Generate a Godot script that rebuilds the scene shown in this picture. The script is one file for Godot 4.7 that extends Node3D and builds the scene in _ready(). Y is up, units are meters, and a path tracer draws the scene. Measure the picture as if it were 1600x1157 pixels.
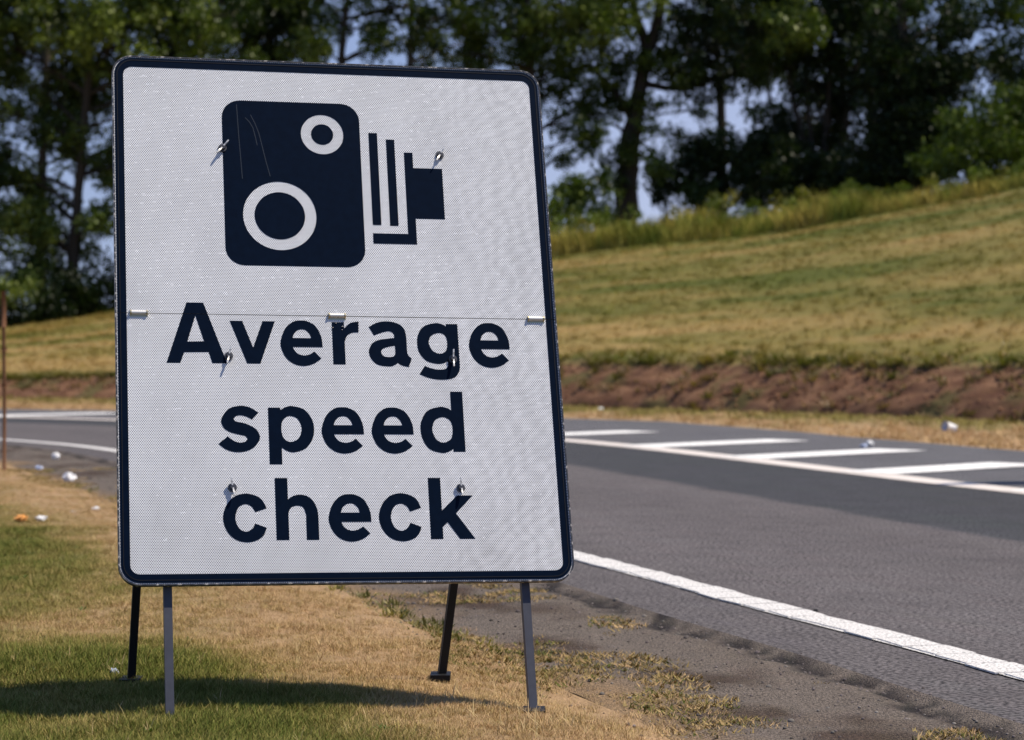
extends Node3D

# ------------------------------------------------------------------ the place
# A folding road sign on the verge of a slip road; beyond it a hatched margin,
# an earth bank, a mown hillside and a belt of trees along its crest.
# x to the right, y up, the road runs away towards -z. D below is distance (-z).

const EYE := 0.86                      # height of the camera
const PITCH := 0.010131                # looking down, radians
const LENS := 3800.0                   # focal length in pixels of a 1600 x 1157 frame

var rng := RandomNumberGenerator.new()
var noise_a := FastNoiseLite.new()
var noise_b := FastNoiseLite.new()
var noise_c := FastNoiseLite.new()
var M := {}
var taken := {}
var axis_at := PackedVector2Array()    # the near edge line of the road, every STEP metres: (x, D)
var axis_side := PackedVector2Array()  # its normal, towards the hill
const STEP := 0.25


func _ready() -> void:
	# ---------------------------------------------------------------- camera
	var cam := Camera3D.new()
	cam.name = "camera"
	cam.position = Vector3(0, EYE, 0)
	cam.rotation = Vector3(-PITCH, 0, 0)
	var lens_ := CameraAttributesPhysical.new()
	lens_.frustum_focal_length = 78.82
	lens_.frustum_near = 0.1
	lens_.frustum_far = 1500.0
	lens_.frustum_focus_distance = 5.62
	lens_.exposure_aperture = 5.6
	cam.attributes = lens_
	add_child(cam)
	cam.current = true
	# ---------------------------------------------------------------- sky, sun, exposure
	var sky_mat := ProceduralSkyMaterial.new()
	sky_mat.sky_top_color = Color(0.33, 0.45, 0.66)
	sky_mat.sky_horizon_color = Color(0.575, 0.625, 0.72)
	sky_mat.sky_curve = 0.12
	sky_mat.ground_bottom_color = Color(0.36, 0.32, 0.22)
	sky_mat.ground_horizon_color = Color(0.55, 0.58, 0.66)
	sky_mat.sun_angle_max = 20.0
	var wisps := FastNoiseLite.new()       # thin warm-white cloud, the same all the way round
	wisps.seed = 4
	wisps.frequency = 0.011
	wisps.fractal_octaves = 5
	var veil := wisps.get_seamless_image(1024, 512)
	veil.convert(Image.FORMAT_RGBA8)
	for y in 512:
		for x in 1024:
			var k := smoothstep(0.42, 0.8, veil.get_pixel(x, y).r)
			veil.set_pixel(x, y, Color(1.0, 0.93, 0.92, k * 0.5))
	sky_mat.sky_cover = ImageTexture.create_from_image(veil)
	sky_mat.sky_cover_modulate = Color(0.42, 0.42, 0.42)
	var sky := Sky.new()
	sky.sky_material = sky_mat
	var env := Environment.new()
	env.background_mode = Environment.BG_SKY
	env.sky = sky
	env.tonemap_mode = Environment.TONE_MAPPER_LINEAR
	env.tonemap_exposure = 1.5
	env.sdfgi_enabled = true
	env.ssao_enabled = true
	env.ssil_enabled = true
	var world := WorldEnvironment.new()
	world.name = "world"
	world.environment = env
	add_child(world)
	var sun := DirectionalLight3D.new()
	sun.name = "sun"
	sun.light_energy = 1.25
	sun.light_color = Color(1.0, 0.955, 0.89)
	sun.light_angular_distance = 0.53
	sun.shadow_enabled = true
	add_child(sun)
	sun.look_at_from_position(Vector3(0.44, 0.885, 0.01), Vector3.ZERO)

	rng.seed = 20240711
	for n in [[noise_a, 11, 0.9], [noise_b, 29, 0.25], [noise_c, 53, 4.0]]:
		n[0].seed = n[1]
		n[0].frequency = n[2]
		n[0].fractal_octaves = 4
	make_materials()
	lay_out_road()
	# ---------------------------------------------------------------- large structure
	build_ground()
	build_markings()
	build_trees()
	build_ground_cover()
	# ---------------------------------------------------------------- objects
	await build_sign()
	build_post()
	build_litter()


# ------------------------------------------------------------------ helpers
func numbered(called: String) -> String:
	var n: int = taken.get(called, -1) + 1
	taken[called] = n
	return called if n == 0 else "%s_%03d" % [called, n]


func tag(o: Node, label: String, category: String, group := "") -> void:
	o.set_meta("label", label)
	o.set_meta("category", category)
	if group:
		o.set_meta("group", group)


func thing(called: String, where: Vector3, label: String, category: String, group := "") -> Node3D:
	var o := Node3D.new()
	o.name = numbered(called)
	o.position = where
	add_child(o)
	tag(o, label, category, group)
	return o


func part(called: String, mesh: Mesh, m: Material, parent: Node3D, at := Transform3D()) -> MeshInstance3D:
	var o := MeshInstance3D.new()
	o.name = called if parent != self else numbered(called)
	o.mesh = mesh
	o.material_override = m
	o.transform = at
	parent.add_child(o, true)
	return o


func structure(called: String, mesh: Mesh, m: Material) -> MeshInstance3D:
	var o := part(called, mesh, m, self)
	o.set_meta("kind", "structure")
	return o


func lin(r: float, g: float, b: float) -> Color:
	return Color(r, g, b).linear_to_srgb()


func noise_texture(seed_: int, size: int, freq: float, octaves: int, stops: Array) -> NoiseTexture2D:
	# a seamless tile; stops: [offset, grey value or Color] in linear light
	var n := FastNoiseLite.new()
	n.seed = seed_
	n.frequency = freq
	n.fractal_octaves = octaves
	n.noise_type = FastNoiseLite.TYPE_SIMPLEX_SMOOTH
	var g := Gradient.new()
	var o := PackedFloat32Array()
	var c := PackedColorArray()
	for s in stops:
		o.append(s[0])
		c.append(s[1] if s[1] is Color else lin(s[1], s[1], s[1]))
	g.offsets = o
	g.colors = c
	var t := NoiseTexture2D.new()
	t.width = size
	t.height = size
	t.seamless = true
	t.noise = n
	t.color_ramp = g
	return t


func surface(rough: float, tex: Texture2D = null, tile := 1.0, detail: Texture2D = null, detail_tile := 1.0, tint := Color.WHITE, vertex := true) -> StandardMaterial3D:
	var m := StandardMaterial3D.new()
	m.albedo_color = tint
	m.roughness = rough
	m.metallic_specular = 0.3
	m.vertex_color_use_as_albedo = vertex
	if tex:
		m.albedo_texture = tex
		m.uv1_triplanar = true
		m.uv1_world_triplanar = true
		m.uv1_scale = Vector3.ONE / tile
	if detail:
		m.detail_enabled = true
		m.detail_albedo = detail
		m.detail_blend_mode = BaseMaterial3D.BLEND_MODE_MUL
		m.detail_uv_layer = BaseMaterial3D.DETAIL_UV_2
		m.uv2_triplanar = true
		m.uv2_world_triplanar = true
		m.uv2_scale = Vector3.ONE / detail_tile
	return m


func make_materials() -> void:
	var speck := noise_texture(3, 512, 0.075, 3, [[0.0, 0.1], [0.36, 0.42], [0.58, 0.9], [0.72, 1.0]])
	var blotch := noise_texture(8, 512, 0.02, 5, [[0.0, 0.74], [0.5, 0.92], [1.0, 1.0]])
	var bump := noise_texture(5, 512, 0.14, 3, [[0.0, 0.0], [1.0, 1.0]])
	M.asphalt = surface(0.88, speck, 0.8, blotch, 3.1)
	M.asphalt.heightmap_enabled = true
	M.asphalt.heightmap_texture = bump
	M.asphalt.heightmap_scale = 0.35
	M.gravel = surface(0.9, noise_texture(14, 512, 0.07, 4, [[0.0, 0.2], [0.42, 0.6], [0.62, 1.0], [1.0, 1.0]]), 0.45, blotch, 1.3)
	M.gravel.heightmap_enabled = true
	M.gravel.heightmap_texture = bump
	M.gravel.heightmap_scale = 0.8
	M.soil = surface(0.95, noise_texture(21, 512, 0.05, 5, [[0.0, 0.3], [0.5, 0.75], [1.0, 1.0]]), 0.9)
	M.turf = surface(0.95, noise_texture(31, 512, 0.09, 4, [[0.0, 0.35], [0.5, 0.75], [0.8, 1.0]]), 0.6, blotch, 2.3)
	M.hill = surface(0.95, noise_texture(33, 512, 0.05, 5, [[0.0, 0.5], [0.5, 0.82], [1.0, 1.0]]), 2.2, noise_texture(34, 512, 0.02, 4, [[0.0, 0.7], [1.0, 1.0]]), 5.0)
	M.paint = surface(0.7, noise_texture(41, 512, 0.06, 4, [[0.0, 0.2], [0.36, 0.55], [0.47, 0.93], [1.0, 1.0]]), 0.42, null, 1.0, lin(0.68, 0.655, 0.61), false)
	M.paint_hatch = surface(0.7, noise_texture(44, 512, 0.03, 5, [[0.0, 0.35], [0.33, 0.75], [0.5, 1.0], [1.0, 1.0]]), 0.9, null, 1.0, lin(0.80, 0.785, 0.74), false)
	M.paint_warm = surface(0.75, noise_texture(43, 512, 0.05, 4, [[0.0, 0.5], [0.4, 0.82], [1.0, 1.0]]), 0.6, null, 1.0, lin(0.72, 0.65, 0.58), false)
	M.leaf = surface(0.42)
	M.leaf.metallic_specular = 0.26
	M.leaf.backlight_enabled = true
	M.leaf.backlight = Color(0.62, 0.7, 0.3)
	M.blade = surface(0.8)
	M.blade.metallic_specular = 0.1
	M.blade.backlight_enabled = true
	M.blade.backlight = Color(0.4, 0.4, 0.25)
	M.bark = surface(0.92, noise_texture(51, 256, 0.05, 4, [[0.0, 0.4], [1.0, 1.0]]), 0.5, null, 1.0, lin(0.07, 0.055, 0.04), false)
	# the sign
	M.sheeting = surface(0.42, sheeting_tile(), 0.0408, sheeting_glints(), 1.4, lin(0.955, 0.975, 1.0), false)
	M.sheeting.uv1_world_triplanar = false
	M.sheeting.uv2_world_triplanar = false
	M.sheeting.metallic_specular = 0.4
	M.navy = surface(0.42, noise_texture(61, 512, 0.02, 4, [[0.0, 0.75], [1.0, 1.0]]), 0.3, null, 1.0, lin(0.0022, 0.007, 0.019), false)
	M.navy.uv1_world_triplanar = false
	M.navy.metallic_specular = 0.13
	M.scratch = surface(0.6, null, 1.0, null, 1.0, lin(0.009, 0.017, 0.03), false)
	M.edging = surface(0.45, noise_texture(63, 512, 0.03, 4, [[0.0, lin(0.012, 0.016, 0.026)], [0.5, lin(0.05, 0.053, 0.062)], [0.68, lin(0.09, 0.09, 0.095)], [0.74, lin(0.34, 0.32, 0.3)], [1.0, lin(0.4, 0.38, 0.36)]]), 0.25, null, 1.0, Color.WHITE, false)
	M.edging.uv1_world_triplanar = false
	M.black = surface(0.5, null, 1.0, null, 1.0, lin(0.006, 0.007, 0.01), false)
	M.back = surface(0.6, null, 1.0, null, 1.0, lin(0.12, 0.12, 0.125), false)
	M.leg = surface(0.45, noise_texture(65, 256, 0.03, 4, [[0.0, 0.75], [1.0, 1.0]]), 0.2, null, 1.0, lin(0.068, 0.072, 0.09), false)
	M.leg_dark = surface(0.55, null, 1.0, null, 1.0, lin(0.012, 0.012, 0.012), false)
	M.zinc = surface(0.42, null, 1.0, null, 1.0, lin(0.62, 0.61, 0.58), false)
	M.zinc.metallic = 0.45
	M.steel = surface(0.4, null, 1.0, null, 1.0, lin(0.09, 0.09, 0.095), false)
	M.steel.metallic = 0.6
	M.brass = surface(0.3, null, 1.0, null, 1.0, lin(0.5, 0.43, 0.27), false)
	M.brass.metallic = 0.85
	M.rust = surface(0.9, noise_texture(71, 256, 0.06, 4, [[0.0, lin(0.05, 0.02, 0.01)], [0.5, lin(0.17, 0.08, 0.04)], [1.0, lin(0.3, 0.16, 0.09)]]), 0.3, null, 1.0, Color.WHITE, false)
	M.paper = surface(0.8, null, 1.0, null, 1.0, lin(0.78, 0.77, 0.75), false)
	M.paper_blue = surface(0.5, null, 1.0, null, 1.0, lin(0.5, 0.56, 0.7), false)
	M.paper_orange = surface(0.7, null, 1.0, null, 1.0, lin(0.7, 0.32, 0.09), false)
	M.paper_grey = surface(0.7, null, 1.0, null, 1.0, lin(0.4, 0.38, 0.37), false)
	M.rubber = surface(0.8, null, 1.0, null, 1.0, lin(0.012, 0.012, 0.014), false)


func sheeting_tile() -> Texture2D:
	# retroreflective film: cells in staggered rows, 5.1 mm apart, 3.2 mm between rows (8 x 12 cells in a tile of 40.8 x 38.4 mm)
	var im := Image.create(256, 256, false, Image.FORMAT_RGB8)
	for y in 256:
		for x in 256:
			var cy := y / 256.0 * 12.0
			var row := int(cy)
			var cx := x / 256.0 * 8.0 + (0.5 if row % 2 else 0.0)
			var d := Vector2((fposmod(cx, 1.0) - 0.5) * 5.1, (fposmod(cy, 1.0) - 0.5) * 3.4)
			var k := smoothstep(0.85, 1.75, d.length())
			var v := lerpf(0.13, 1.0, k)
			im.set_pixel(x, y, lin(v, v, v))
	return ImageTexture.create_from_image(im)


func sheeting_glints() -> Texture2D:
	# what differs over the whole face (a tile of 1.4 m): cloudy tone, rows of flecks, wavy seal marks on the right, road film low down
	var r := RandomNumberGenerator.new()
	r.seed = 77
	var n := FastNoiseLite.new()
	n.seed = 5
	n.frequency = 0.006
	var f := FastNoiseLite.new()
	f.seed = 9
	f.frequency = 0.03
	var size := 1024
	var im := Image.create(size, size, false, Image.FORMAT_RGB8)
	for y in size:
		var up := 1.4 - (y + 0.5) / size * 1.4       # metres above the lower edge
		for x in size:
			var across := x / float(size) * 1.4
			var v := 0.765 + 0.07 * n.get_noise_2d(x, y * 0.6)
			var wave := sin((x + y * 0.55) * 0.21 + 5.0 * n.get_noise_2d(x * 1.5, y * 1.5)) * sin(y * 0.16 + 6.0 * n.get_noise_2d(x, y + 400))
			v += 0.075 * wave * smoothstep(0.55, 0.95, across + 0.25 * n.get_noise_2d(x + 90, y))
			v += 0.03 * f.get_noise_2d(x, y)
			var film := 0.05 * smoothstep(0.28, 0.0, up + 0.15 * n.get_noise_2d(x * 2.0, y))
			im.set_pixel(x, y, lin(v - film, v - film * 1.05, v - film * 1.15))
	for i in 2600:
		var x := int(r.randf() * 760.0)
		var row := r.randi() % 64
		var y := row * 15 + r.randi() % 4
		var across := x / float(size) * 1.4
		var keep := 0.75 if row < 40 and across < 0.8 else 0.3
		if r.randf() > keep:
			continue
		var b := r.randf_range(0.92, 1.0)
		im.fill_rect(Rect2i(x, y, r.randi_range(3, 6), 2), lin(b, b, b))
	return ImageTexture.create_from_image(im)


func spot(px: float, py: float, dist: float) -> Vector3:
	# where a point seen at (px, py) in the 1600 x 1157 photograph stands at that distance
	var r := Vector3((px - 800.0) / LENS, -(py - 578.5) / LENS, -1.0).rotated(Vector3.RIGHT, -PITCH)
	return Vector3(0, EYE, 0) + r * (dist / -r.z)


# ------------------------------------------------------------------ road layout
func lay_out_road() -> void:
	var cp := [Vector2(6.2, -14), Vector2(3.9, -4), Vector2(2.25, 3), Vector2(1.32, 6.4), Vector2(0.84, 7.95), Vector2(0.27, 9.84), Vector2(-1.5, 15.1), Vector2(-3.19, 19.7), Vector2(-4.62, 22.1), Vector2(-6.9, 24.6), Vector2(-10.2, 26.9), Vector2(-15, 28.9), Vector2(-23, 30.6), Vector2(-42, 31.5)]
	var c := Curve2D.new()
	for i in cp.size():
		var h: Vector2 = (cp[mini(i + 1, cp.size() - 1)] - cp[maxi(i - 1, 0)]) / 6.0
		c.add_point(cp[i], -h, h)
	c.bake_interval = 0.05
	var n := int(c.get_baked_length() / STEP)
	for i in n + 1:
		axis_at.append(c.sample_baked(i * STEP, true))
	for i in n + 1:
		var d := (axis_at[mini(i + 2, n)] - axis_at[maxi(i - 2, 0)]).normalized()
		axis_side.append(Vector2(d.y, -d.x))


func on_road(s: float, u: float) -> Vector2:
	var k := clampf(s / STEP, 0.0, axis_at.size() - 1.001)
	var i := int(k)
	return axis_at[i].lerp(axis_at[i + 1], k - i) + axis_side[i].lerp(axis_side[i + 1], k - i) * u


func road_coords(p: Vector2) -> Vector2:
	# (s, u) of a place
	var best := 0
	var least := 1e9
	for i in range(0, axis_at.size(), 4):
		var d := axis_at[i].distance_squared_to(p)
		if d < least:
			least = d
			best = i
	for i in range(maxi(best - 4, 0), mini(best + 5, axis_at.size())):
		var d := axis_at[i].distance_squared_to(p)
		if d < least:
			least = d
			best = i
	return Vector2(best * STEP, (p - axis_at[best]).dot(axis_side[best]))


func along(x: float, xs: Array, ys: Array) -> float:
	for i in range(1, xs.size()):
		if x < xs[i]:
			return lerpf(ys[i - 1], ys[i], clampf((x - xs[i - 1]) / (xs[i] - xs[i - 1]), 0.0, 1.0))
	return ys[-1]


func dist_at(s: float) -> float:
	return on_road(s, 0).y


func edge_u(s: float) -> float:
	return along(dist_at(s), [0, 18, 20, 22.2, 24, 26.5, 29], [6.9, 6.9, 7.1, 8.1, 8.0, 6.9, 6.6])


func far_line_u(s: float) -> float:
	return along(dist_at(s), [0, 14, 20, 24], [3.9, 4.0, 4.3, 4.1])


func joint_u(s: float) -> float:
	return along(dist_at(s), [0, 10, 13, 17, 22], [2.0, 2.15, 2.35, 2.7, 2.8])


const BANK_U := 10.3
const TOP_U := 11.15
const CREST_U := 26.0


func height(p: Vector2, u: float) -> float:
	var q := clampf(p.x / maxf(p.y, 1.0), -0.3, 0.3) if p.y > 0.0 else 0.3
	var top := along(q, [-0.3, -0.2, -0.02, 0.03, 0.3], [0.3, 0.36, 0.62, 0.66, 0.68])
	var crest := along(q, [-0.3, -0.21, -0.163, 0.02, 0.105, 0.21, 0.3], [1.0, 1.3, 1.6, 2.75, 3.1, 3.8, 4.2])
	var h := 0.0
	if u < -1.22:
		h = 0.02 * smoothstep(-1.22, -1.6, u) + 0.025 * noise_a.get_noise_2d(p.x, p.y)
	elif u < -0.4:
		h = -0.006 + 0.012 * noise_c.get_noise_2d(p.x, p.y) * smoothstep(-0.42, -0.6, u)
		h -= 0.012 * exp(-pow((u + 0.47 + 0.09 * noise_a.get_noise_2d(p.x * 2.0, p.y * 2.0)) / 0.04, 2.0))
	elif u < BANK_U:
		h = 0.05 * smoothstep(BANK_U - 3.0, BANK_U, u)
	elif u < TOP_U:
		h = lerpf(0.05, top, pow((u - BANK_U) / (TOP_U - BANK_U), 0.75))
	elif u < CREST_U:
		var t := (u - TOP_U) / (CREST_U - TOP_U)
		h = lerpf(top, crest, t + 0.12 * sin(t * PI)) + 0.05 * noise_b.get_noise_2d(p.x, p.y)
	else:
		var t := u - CREST_U
		h = crest + 0.05 * noise_b.get_noise_2d(p.x, p.y) + 0.15 * (1.0 - exp(-t / 3.0)) - 0.004 * t * t
	return maxf(h, -0.4)


func ground_at(p: Vector2) -> float:
	return height(p, road_coords(p).y)


# ------------------------------------------------------------------ ground
func blend3(k: float, a: Color, b: Color, c: Color) -> Color:
	return a.lerp(b, clampf(k * 2.0, 0.0, 1.0)) if k < 0.5 else b.lerp(c, clampf(k * 2.0 - 1.0, 0.0, 1.0))


func lawn_green(p: Vector2, u: float) -> float:
	var k := 0.5 + 0.75 * noise_b.get_noise_2d(p.x * 1.6 + 40.0, p.y * 1.1) + 0.35 * noise_a.get_noise_2d(p.x * 1.3, p.y)
	k += 0.2
	k *= smoothstep(-1.55, -2.1, u + 0.25 * noise_a.get_noise_2d(p.x, p.y + 9.0))
	return clampf(k, 0.0, 1.0)


var station := 0.0   # where along the road a colour is being asked for


func color_of(what: String, p: Vector2, u: float) -> Color:
	var fine := noise_a.get_noise_2d(p.x, p.y)
	match what:
		"lawn":
			return blend3(lawn_green(p, u), Color(0.40, 0.265, 0.14), Color(0.24, 0.19, 0.065), Color(0.10, 0.105, 0.024))
		"gravel":
			var dirt := smoothstep(-0.05, 0.35, noise_a.get_noise_2d(p.x * 2.1 + 5.0, p.y * 1.4))
			var c := Color(0.195, 0.158, 0.126).lerp(Color(0.095, 0.066, 0.045), dirt * smoothstep(-0.5, -0.8, u))
			c = c.lerp(Color(0.33, 0.22, 0.12), smoothstep(-1.0, -1.25, u + 0.2 * fine))
			var gap := exp(-pow((u + 0.47 + 0.09 * noise_a.get_noise_2d(p.x * 2.0, p.y * 2.0)) / 0.055, 2.0))
			return c.lerp(Color(0.022, 0.02, 0.017), clampf(1.0 * gap * smoothstep(-0.25, 0.25, noise_c.get_noise_2d(p.x * 1.5, p.y * 1.5) + 0.5 * gap - 0.2), 0.0, 0.92))
		"road":
			return Color(0.15, 0.134, 0.13).lerp(Color(0.073, 0.074, 0.077), smoothstep(joint_u(station) - 0.1, joint_u(station) - 0.02, u + 0.06 * noise_c.get_noise_2d(p.x, p.y))) * (1.0 + 0.10 * fine + 0.05 * sin((u - 1.9) * 3.6))
		"dark":
			return Color(0.073, 0.074, 0.077) * (1.0 + 0.08 * fine)
		"hatch":
			return Color(0.155, 0.152, 0.158) * (1.0 + 0.18 * fine)
		"verge":
			var k := smoothstep(-0.1, 0.5, fine + 0.5 * (u - 8.7))
			return Color(0.44, 0.30, 0.16).lerp(Color(0.2, 0.175, 0.045), clampf(k, 0.0, 0.85))
		"bank":
			var k := 0.5 + 0.9 * noise_a.get_noise_2d(p.x * 2.2, p.y * 2.2 + u * 3.0)
			var c := Color(0.105, 0.046, 0.025).lerp(Color(0.28, 0.15, 0.08), clampf(k, 0.0, 1.0))
			c = c.lerp(Color(0.1, 0.1, 0.03), 0.7 * smoothstep(0.15, 0.4, noise_a.get_noise_2d(p.x + 70.0, p.y)))
			return c.lerp(Color(0.25, 0.2, 0.07), smoothstep(TOP_U - 0.2, TOP_U, u))
	# hill: bands left by the mower, along the slope, with blotches of green
	var w := u + 0.7 * noise_b.get_noise_2d(p.x, p.y)
	var k := 0.46 + 0.3 * sin(w * 2.3) * (0.5 + noise_b.get_noise_2d(p.x * 0.5, u * 2.0))
	k += 0.75 * noise_b.get_noise_2d(p.x * 0.45 + 9.0, u * 2.6) + 0.5 * noise_a.get_noise_2d(p.x * 0.35, u * 1.9) + 0.3 * fine
	k += along(u, [11, 12.2, 13.8, 18, 22, 26], [-0.04, -0.3, -0.02, 0.12, 0.14, -0.02])
	k += along(p.x, [-14, -4, 2, 8], [-0.22, -0.15, 0.1, 0.16])
	return blend3(clampf(k, 0.0, 1.0), Color(0.37, 0.25, 0.09), Color(0.235, 0.19, 0.05), Color(0.105, 0.115, 0.018))


func loft(called: String, what: String, m: Material, s0: float, s1: float, ds: float, us: Callable, count: int, relief := 0.0) -> void:
	# a sheet between two lines beside the road: us(s, t) is the distance from the edge line at the share t of its width
	var v := PackedVector3Array()
	var c := PackedColorArray()
	var idx := PackedInt32Array()
	var n := int((s1 - s0) / ds)
	for i in n + 1:
		var s := s0 + i * ds
		station = s
		for j in count + 1:
			var u: float = us.call(s, j / float(count))
			var p := on_road(s, u)
			var y := height(p, u)
			var out := Vector2.ZERO
			if relief > 0.0 and j > 0 and j < count:
				var r := noise_c.get_noise_3d(p.x * 0.55, y * 3.0, p.y * 0.55) + 0.6 * noise_c.get_noise_3d(p.x * 1.6, y * 5.0, p.y * 1.6)
				y += relief * r
				out = axis_side[int(clampf(s / STEP, 0, axis_side.size() - 1))] * relief * 1.2 * noise_a.get_noise_3d(p.x * 2.0, y * 6.0, p.y * 2.0)
			v.append(Vector3(p.x + out.x, y, -p.y - out.y))
			c.append(color_of(what, p, u))
	for i in n:
		for j in count:
			var a := i * (count + 1) + j
			var b := a + count + 1
			idx.append_array([a, b, a + 1, a + 1, b, b + 1])
	structure(called, grid_mesh(v, c, idx), m)


func grid_mesh(v: PackedVector3Array, c: PackedColorArray, idx: PackedInt32Array) -> ArrayMesh:
	var normals := PackedVector3Array()
	normals.resize(v.size())
	for k in range(0, idx.size(), 3):
		var f := (v[idx[k + 2]] - v[idx[k]]).cross(v[idx[k + 1]] - v[idx[k]])
		if f.y < 0.0:
			f = -f
			var swap := idx[k + 1]
			idx[k + 1] = idx[k + 2]
			idx[k + 2] = swap
		normals[idx[k]] += f
		normals[idx[k + 1]] += f
		normals[idx[k + 2]] += f
	for k in normals.size():
		normals[k] = normals[k].normalized() if normals[k].length_squared() > 0.0 else Vector3.UP
	var a := []
	a.resize(Mesh.ARRAY_MAX)
	a[Mesh.ARRAY_VERTEX] = v
	a[Mesh.ARRAY_NORMAL] = normals
	a[Mesh.ARRAY_COLOR] = c
	a[Mesh.ARRAY_INDEX] = idx
	var m := ArrayMesh.new()
	m.add_surface_from_arrays(Mesh.PRIMITIVE_TRIANGLES, a)
	return m


func build_ground() -> void:
	var plane := PlaneMesh.new()
	plane.size = Vector2(1600, 1600)
	var far_ground := surface(0.95, null, 1.0, null, 1.0, lin(0.2, 0.17, 0.06), false)
	var g := structure("ground", plane, far_ground)
	g.position = Vector3(0, -0.45, -300)
	var end := (axis_at.size() - 1) * STEP
	loft("lawn", "lawn", M.turf, 4.0, end - 2.0, 0.25, func(_s, t): return lerpf(-1.22, -12.0, pow(t, 1.6)), 40)
	loft("gravel_verge", "gravel", M.gravel, 4.0, end - 2.0, 0.06, func(_s, t): return lerpf(-0.40, -1.22, t), 24)
	loft("road", "road", M.asphalt, 0.0, end, 0.25, func(s, t): return lerpf(-0.40, joint_u(s), t), 50)
	loft("road_resurfaced_strip", "dark", M.asphalt, 0.0, end, 0.25, func(s, t): return lerpf(joint_u(s), far_line_u(s), t), 6)
	loft("road_hatched_margin", "hatch", M.asphalt, 0.0, end, 0.25, func(s, t): return lerpf(far_line_u(s), edge_u(s), t), 8)
	loft("verge", "verge", M.turf, 0.0, end, 0.25, func(s, t): return lerpf(edge_u(s), BANK_U, t), 10)
	loft("earth_bank", "bank", M.soil, 6.0, end, 0.07, func(_s, t): return lerpf(BANK_U, TOP_U, t), 16, 0.05)
	loft("hill", "hill", M.hill, 0.0, end, 0.25, func(_s, t): return TOP_U + 50.0 * pow(t, 1.5), 90)


func ribbon(pts: Array, width: float, lift: float) -> ArrayMesh:
	# painted line: a sheet of that width along places (x, D)
	var v := PackedVector3Array()
	var c := PackedColorArray()
	var idx := PackedInt32Array()
	for i in pts.size():
		var d: Vector2 = (pts[mini(i + 1, pts.size() - 1)] - pts[maxi(i - 1, 0)]).normalized()
		var n := Vector2(d.y, -d.x) * width * 0.5
		for k in [-1.0, 1.0]:
			var p: Vector2 = pts[i] + n * k * (1.0 + 0.06 * noise_c.get_noise_2d(pts[i].x * 3.0, pts[i].y * 3.0 + k * 9.0))
			v.append(Vector3(p.x, lift, -p.y))
			c.append(Color.WHITE)
		if i:
			var a := i * 2
			idx.append_array([a - 2, a, a - 1, a - 1, a, a + 1])
	return grid_mesh(v, c, idx)


func build_markings() -> void:
	# near edge line: a base film with raised ribs across it
	var s_from := road_coords(Vector2(2.9, 0.5)).x
	var s_to := (axis_at.size() - 8) * STEP
	var pts := []
	var s := s_from
	while s < s_to:
		pts.append(on_road(s, 0.0))
		s += 0.1
	var line := structure("road_edge_line", ribbon(pts, 0.135, 0.004), M.paint)
	var rib := BoxMesh.new()
	rib.size = Vector3(0.13, 0.0045, 0.186)
	s = road_coords(Vector2(1.75, 4.8)).x
	var count := 0
	while count < 60:
		var p := on_road(s, 0.0)
		var d := (on_road(s + 0.1, 0.0) - on_road(s - 0.1, 0.0)).normalized()
		var turn := atan2(-d.x, d.y)
		var mesh := rib
		var at := Transform3D(Basis(Vector3.UP, turn + rng.randf_range(-0.09, 0.09)), Vector3(p.x + rng.randf_range(-0.008, 0.008), 0.005, -p.y))
		at.basis = at.basis * Basis.from_scale(Vector3(rng.randf_range(0.9, 1.1), 1.0, rng.randf_range(0.97, 1.06)))
		part("rib", mesh, M.paint, line, at)
		s += 0.196
		count += 1
	# the line on the far side of the lane
	pts = []
	s = 2.0
	while s < s_to:
		pts.append(on_road(s, far_line_u(s)))
		s += 0.1
	structure("road_margin_line", ribbon(pts, 0.27, 0.004), M.paint_warm)
	# hatching beyond it
	var d0 := 11.85
	for i in 12:
		var start := 8.0
		s = road_coords(Vector2(0, 0)).x
		var dd := d0 + i * 2.2
		# the place on the margin line at about that distance
		var best := 0.0
		var least := 1e9
		for k in range(20, axis_at.size() - 20):
			var p := on_road(k * STEP, far_line_u(k * STEP))
			if absf(p.y - dd) < least:
				least = absf(p.y - dd)
				best = k * STEP
		var a := on_road(best, far_line_u(best) + 0.02)
		var long: float = 1.95 + 0.15 * sin(i * 2.3)
		var b := a + Vector2(0.72, 0.70).normalized() * long
		var line_pts := []
		for k in 13:
			line_pts.append(a.lerp(b, k / 12.0))
		structure("hatch_marking", ribbon(line_pts, 0.5, 0.007), M.paint_hatch)


# ------------------------------------------------------------------ trees
func tube(path: Array, radii: Array, sides := 7) -> ArrayMesh:
	var st := SurfaceTool.new()
	st.begin(Mesh.PRIMITIVE_TRIANGLES)
	add_tube(st, path, radii, sides)
	st.index()
	st.generate_normals()
	return st.commit()


func add_tube(st: SurfaceTool, path: Array, radii: Array, sides := 7) -> void:
	var rings := []
	for i in path.size():
		var d: Vector3 = (path[mini(i + 1, path.size() - 1)] - path[maxi(i - 1, 0)]).normalized()
		var a := d.cross(Vector3(0.3, 0.1, 0.95)).normalized()
		var b := d.cross(a)
		var ring := []
		for k in sides:
			var w := TAU * k / sides
			ring.append(path[i] + (a * cos(w) + b * sin(w)) * radii[i])
		rings.append(ring)
	for i in path.size() - 1:
		for k in sides:
			var n := (k + 1) % sides
			for q in [rings[i][k], rings[i + 1][k], rings[i][n], rings[i][n], rings[i + 1][k], rings[i + 1][n]]:
				st.add_vertex(q)
	for e in [[rings[0], false], [rings[-1], true]]:
		for k in range(1, sides - 1):
			var tri := [e[0][0], e[0][k], e[0][k + 1]] if e[1] else [e[0][0], e[0][k + 1], e[0][k]]
			for q in tri:
				st.add_vertex(q)


var leaf_frames := []


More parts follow.
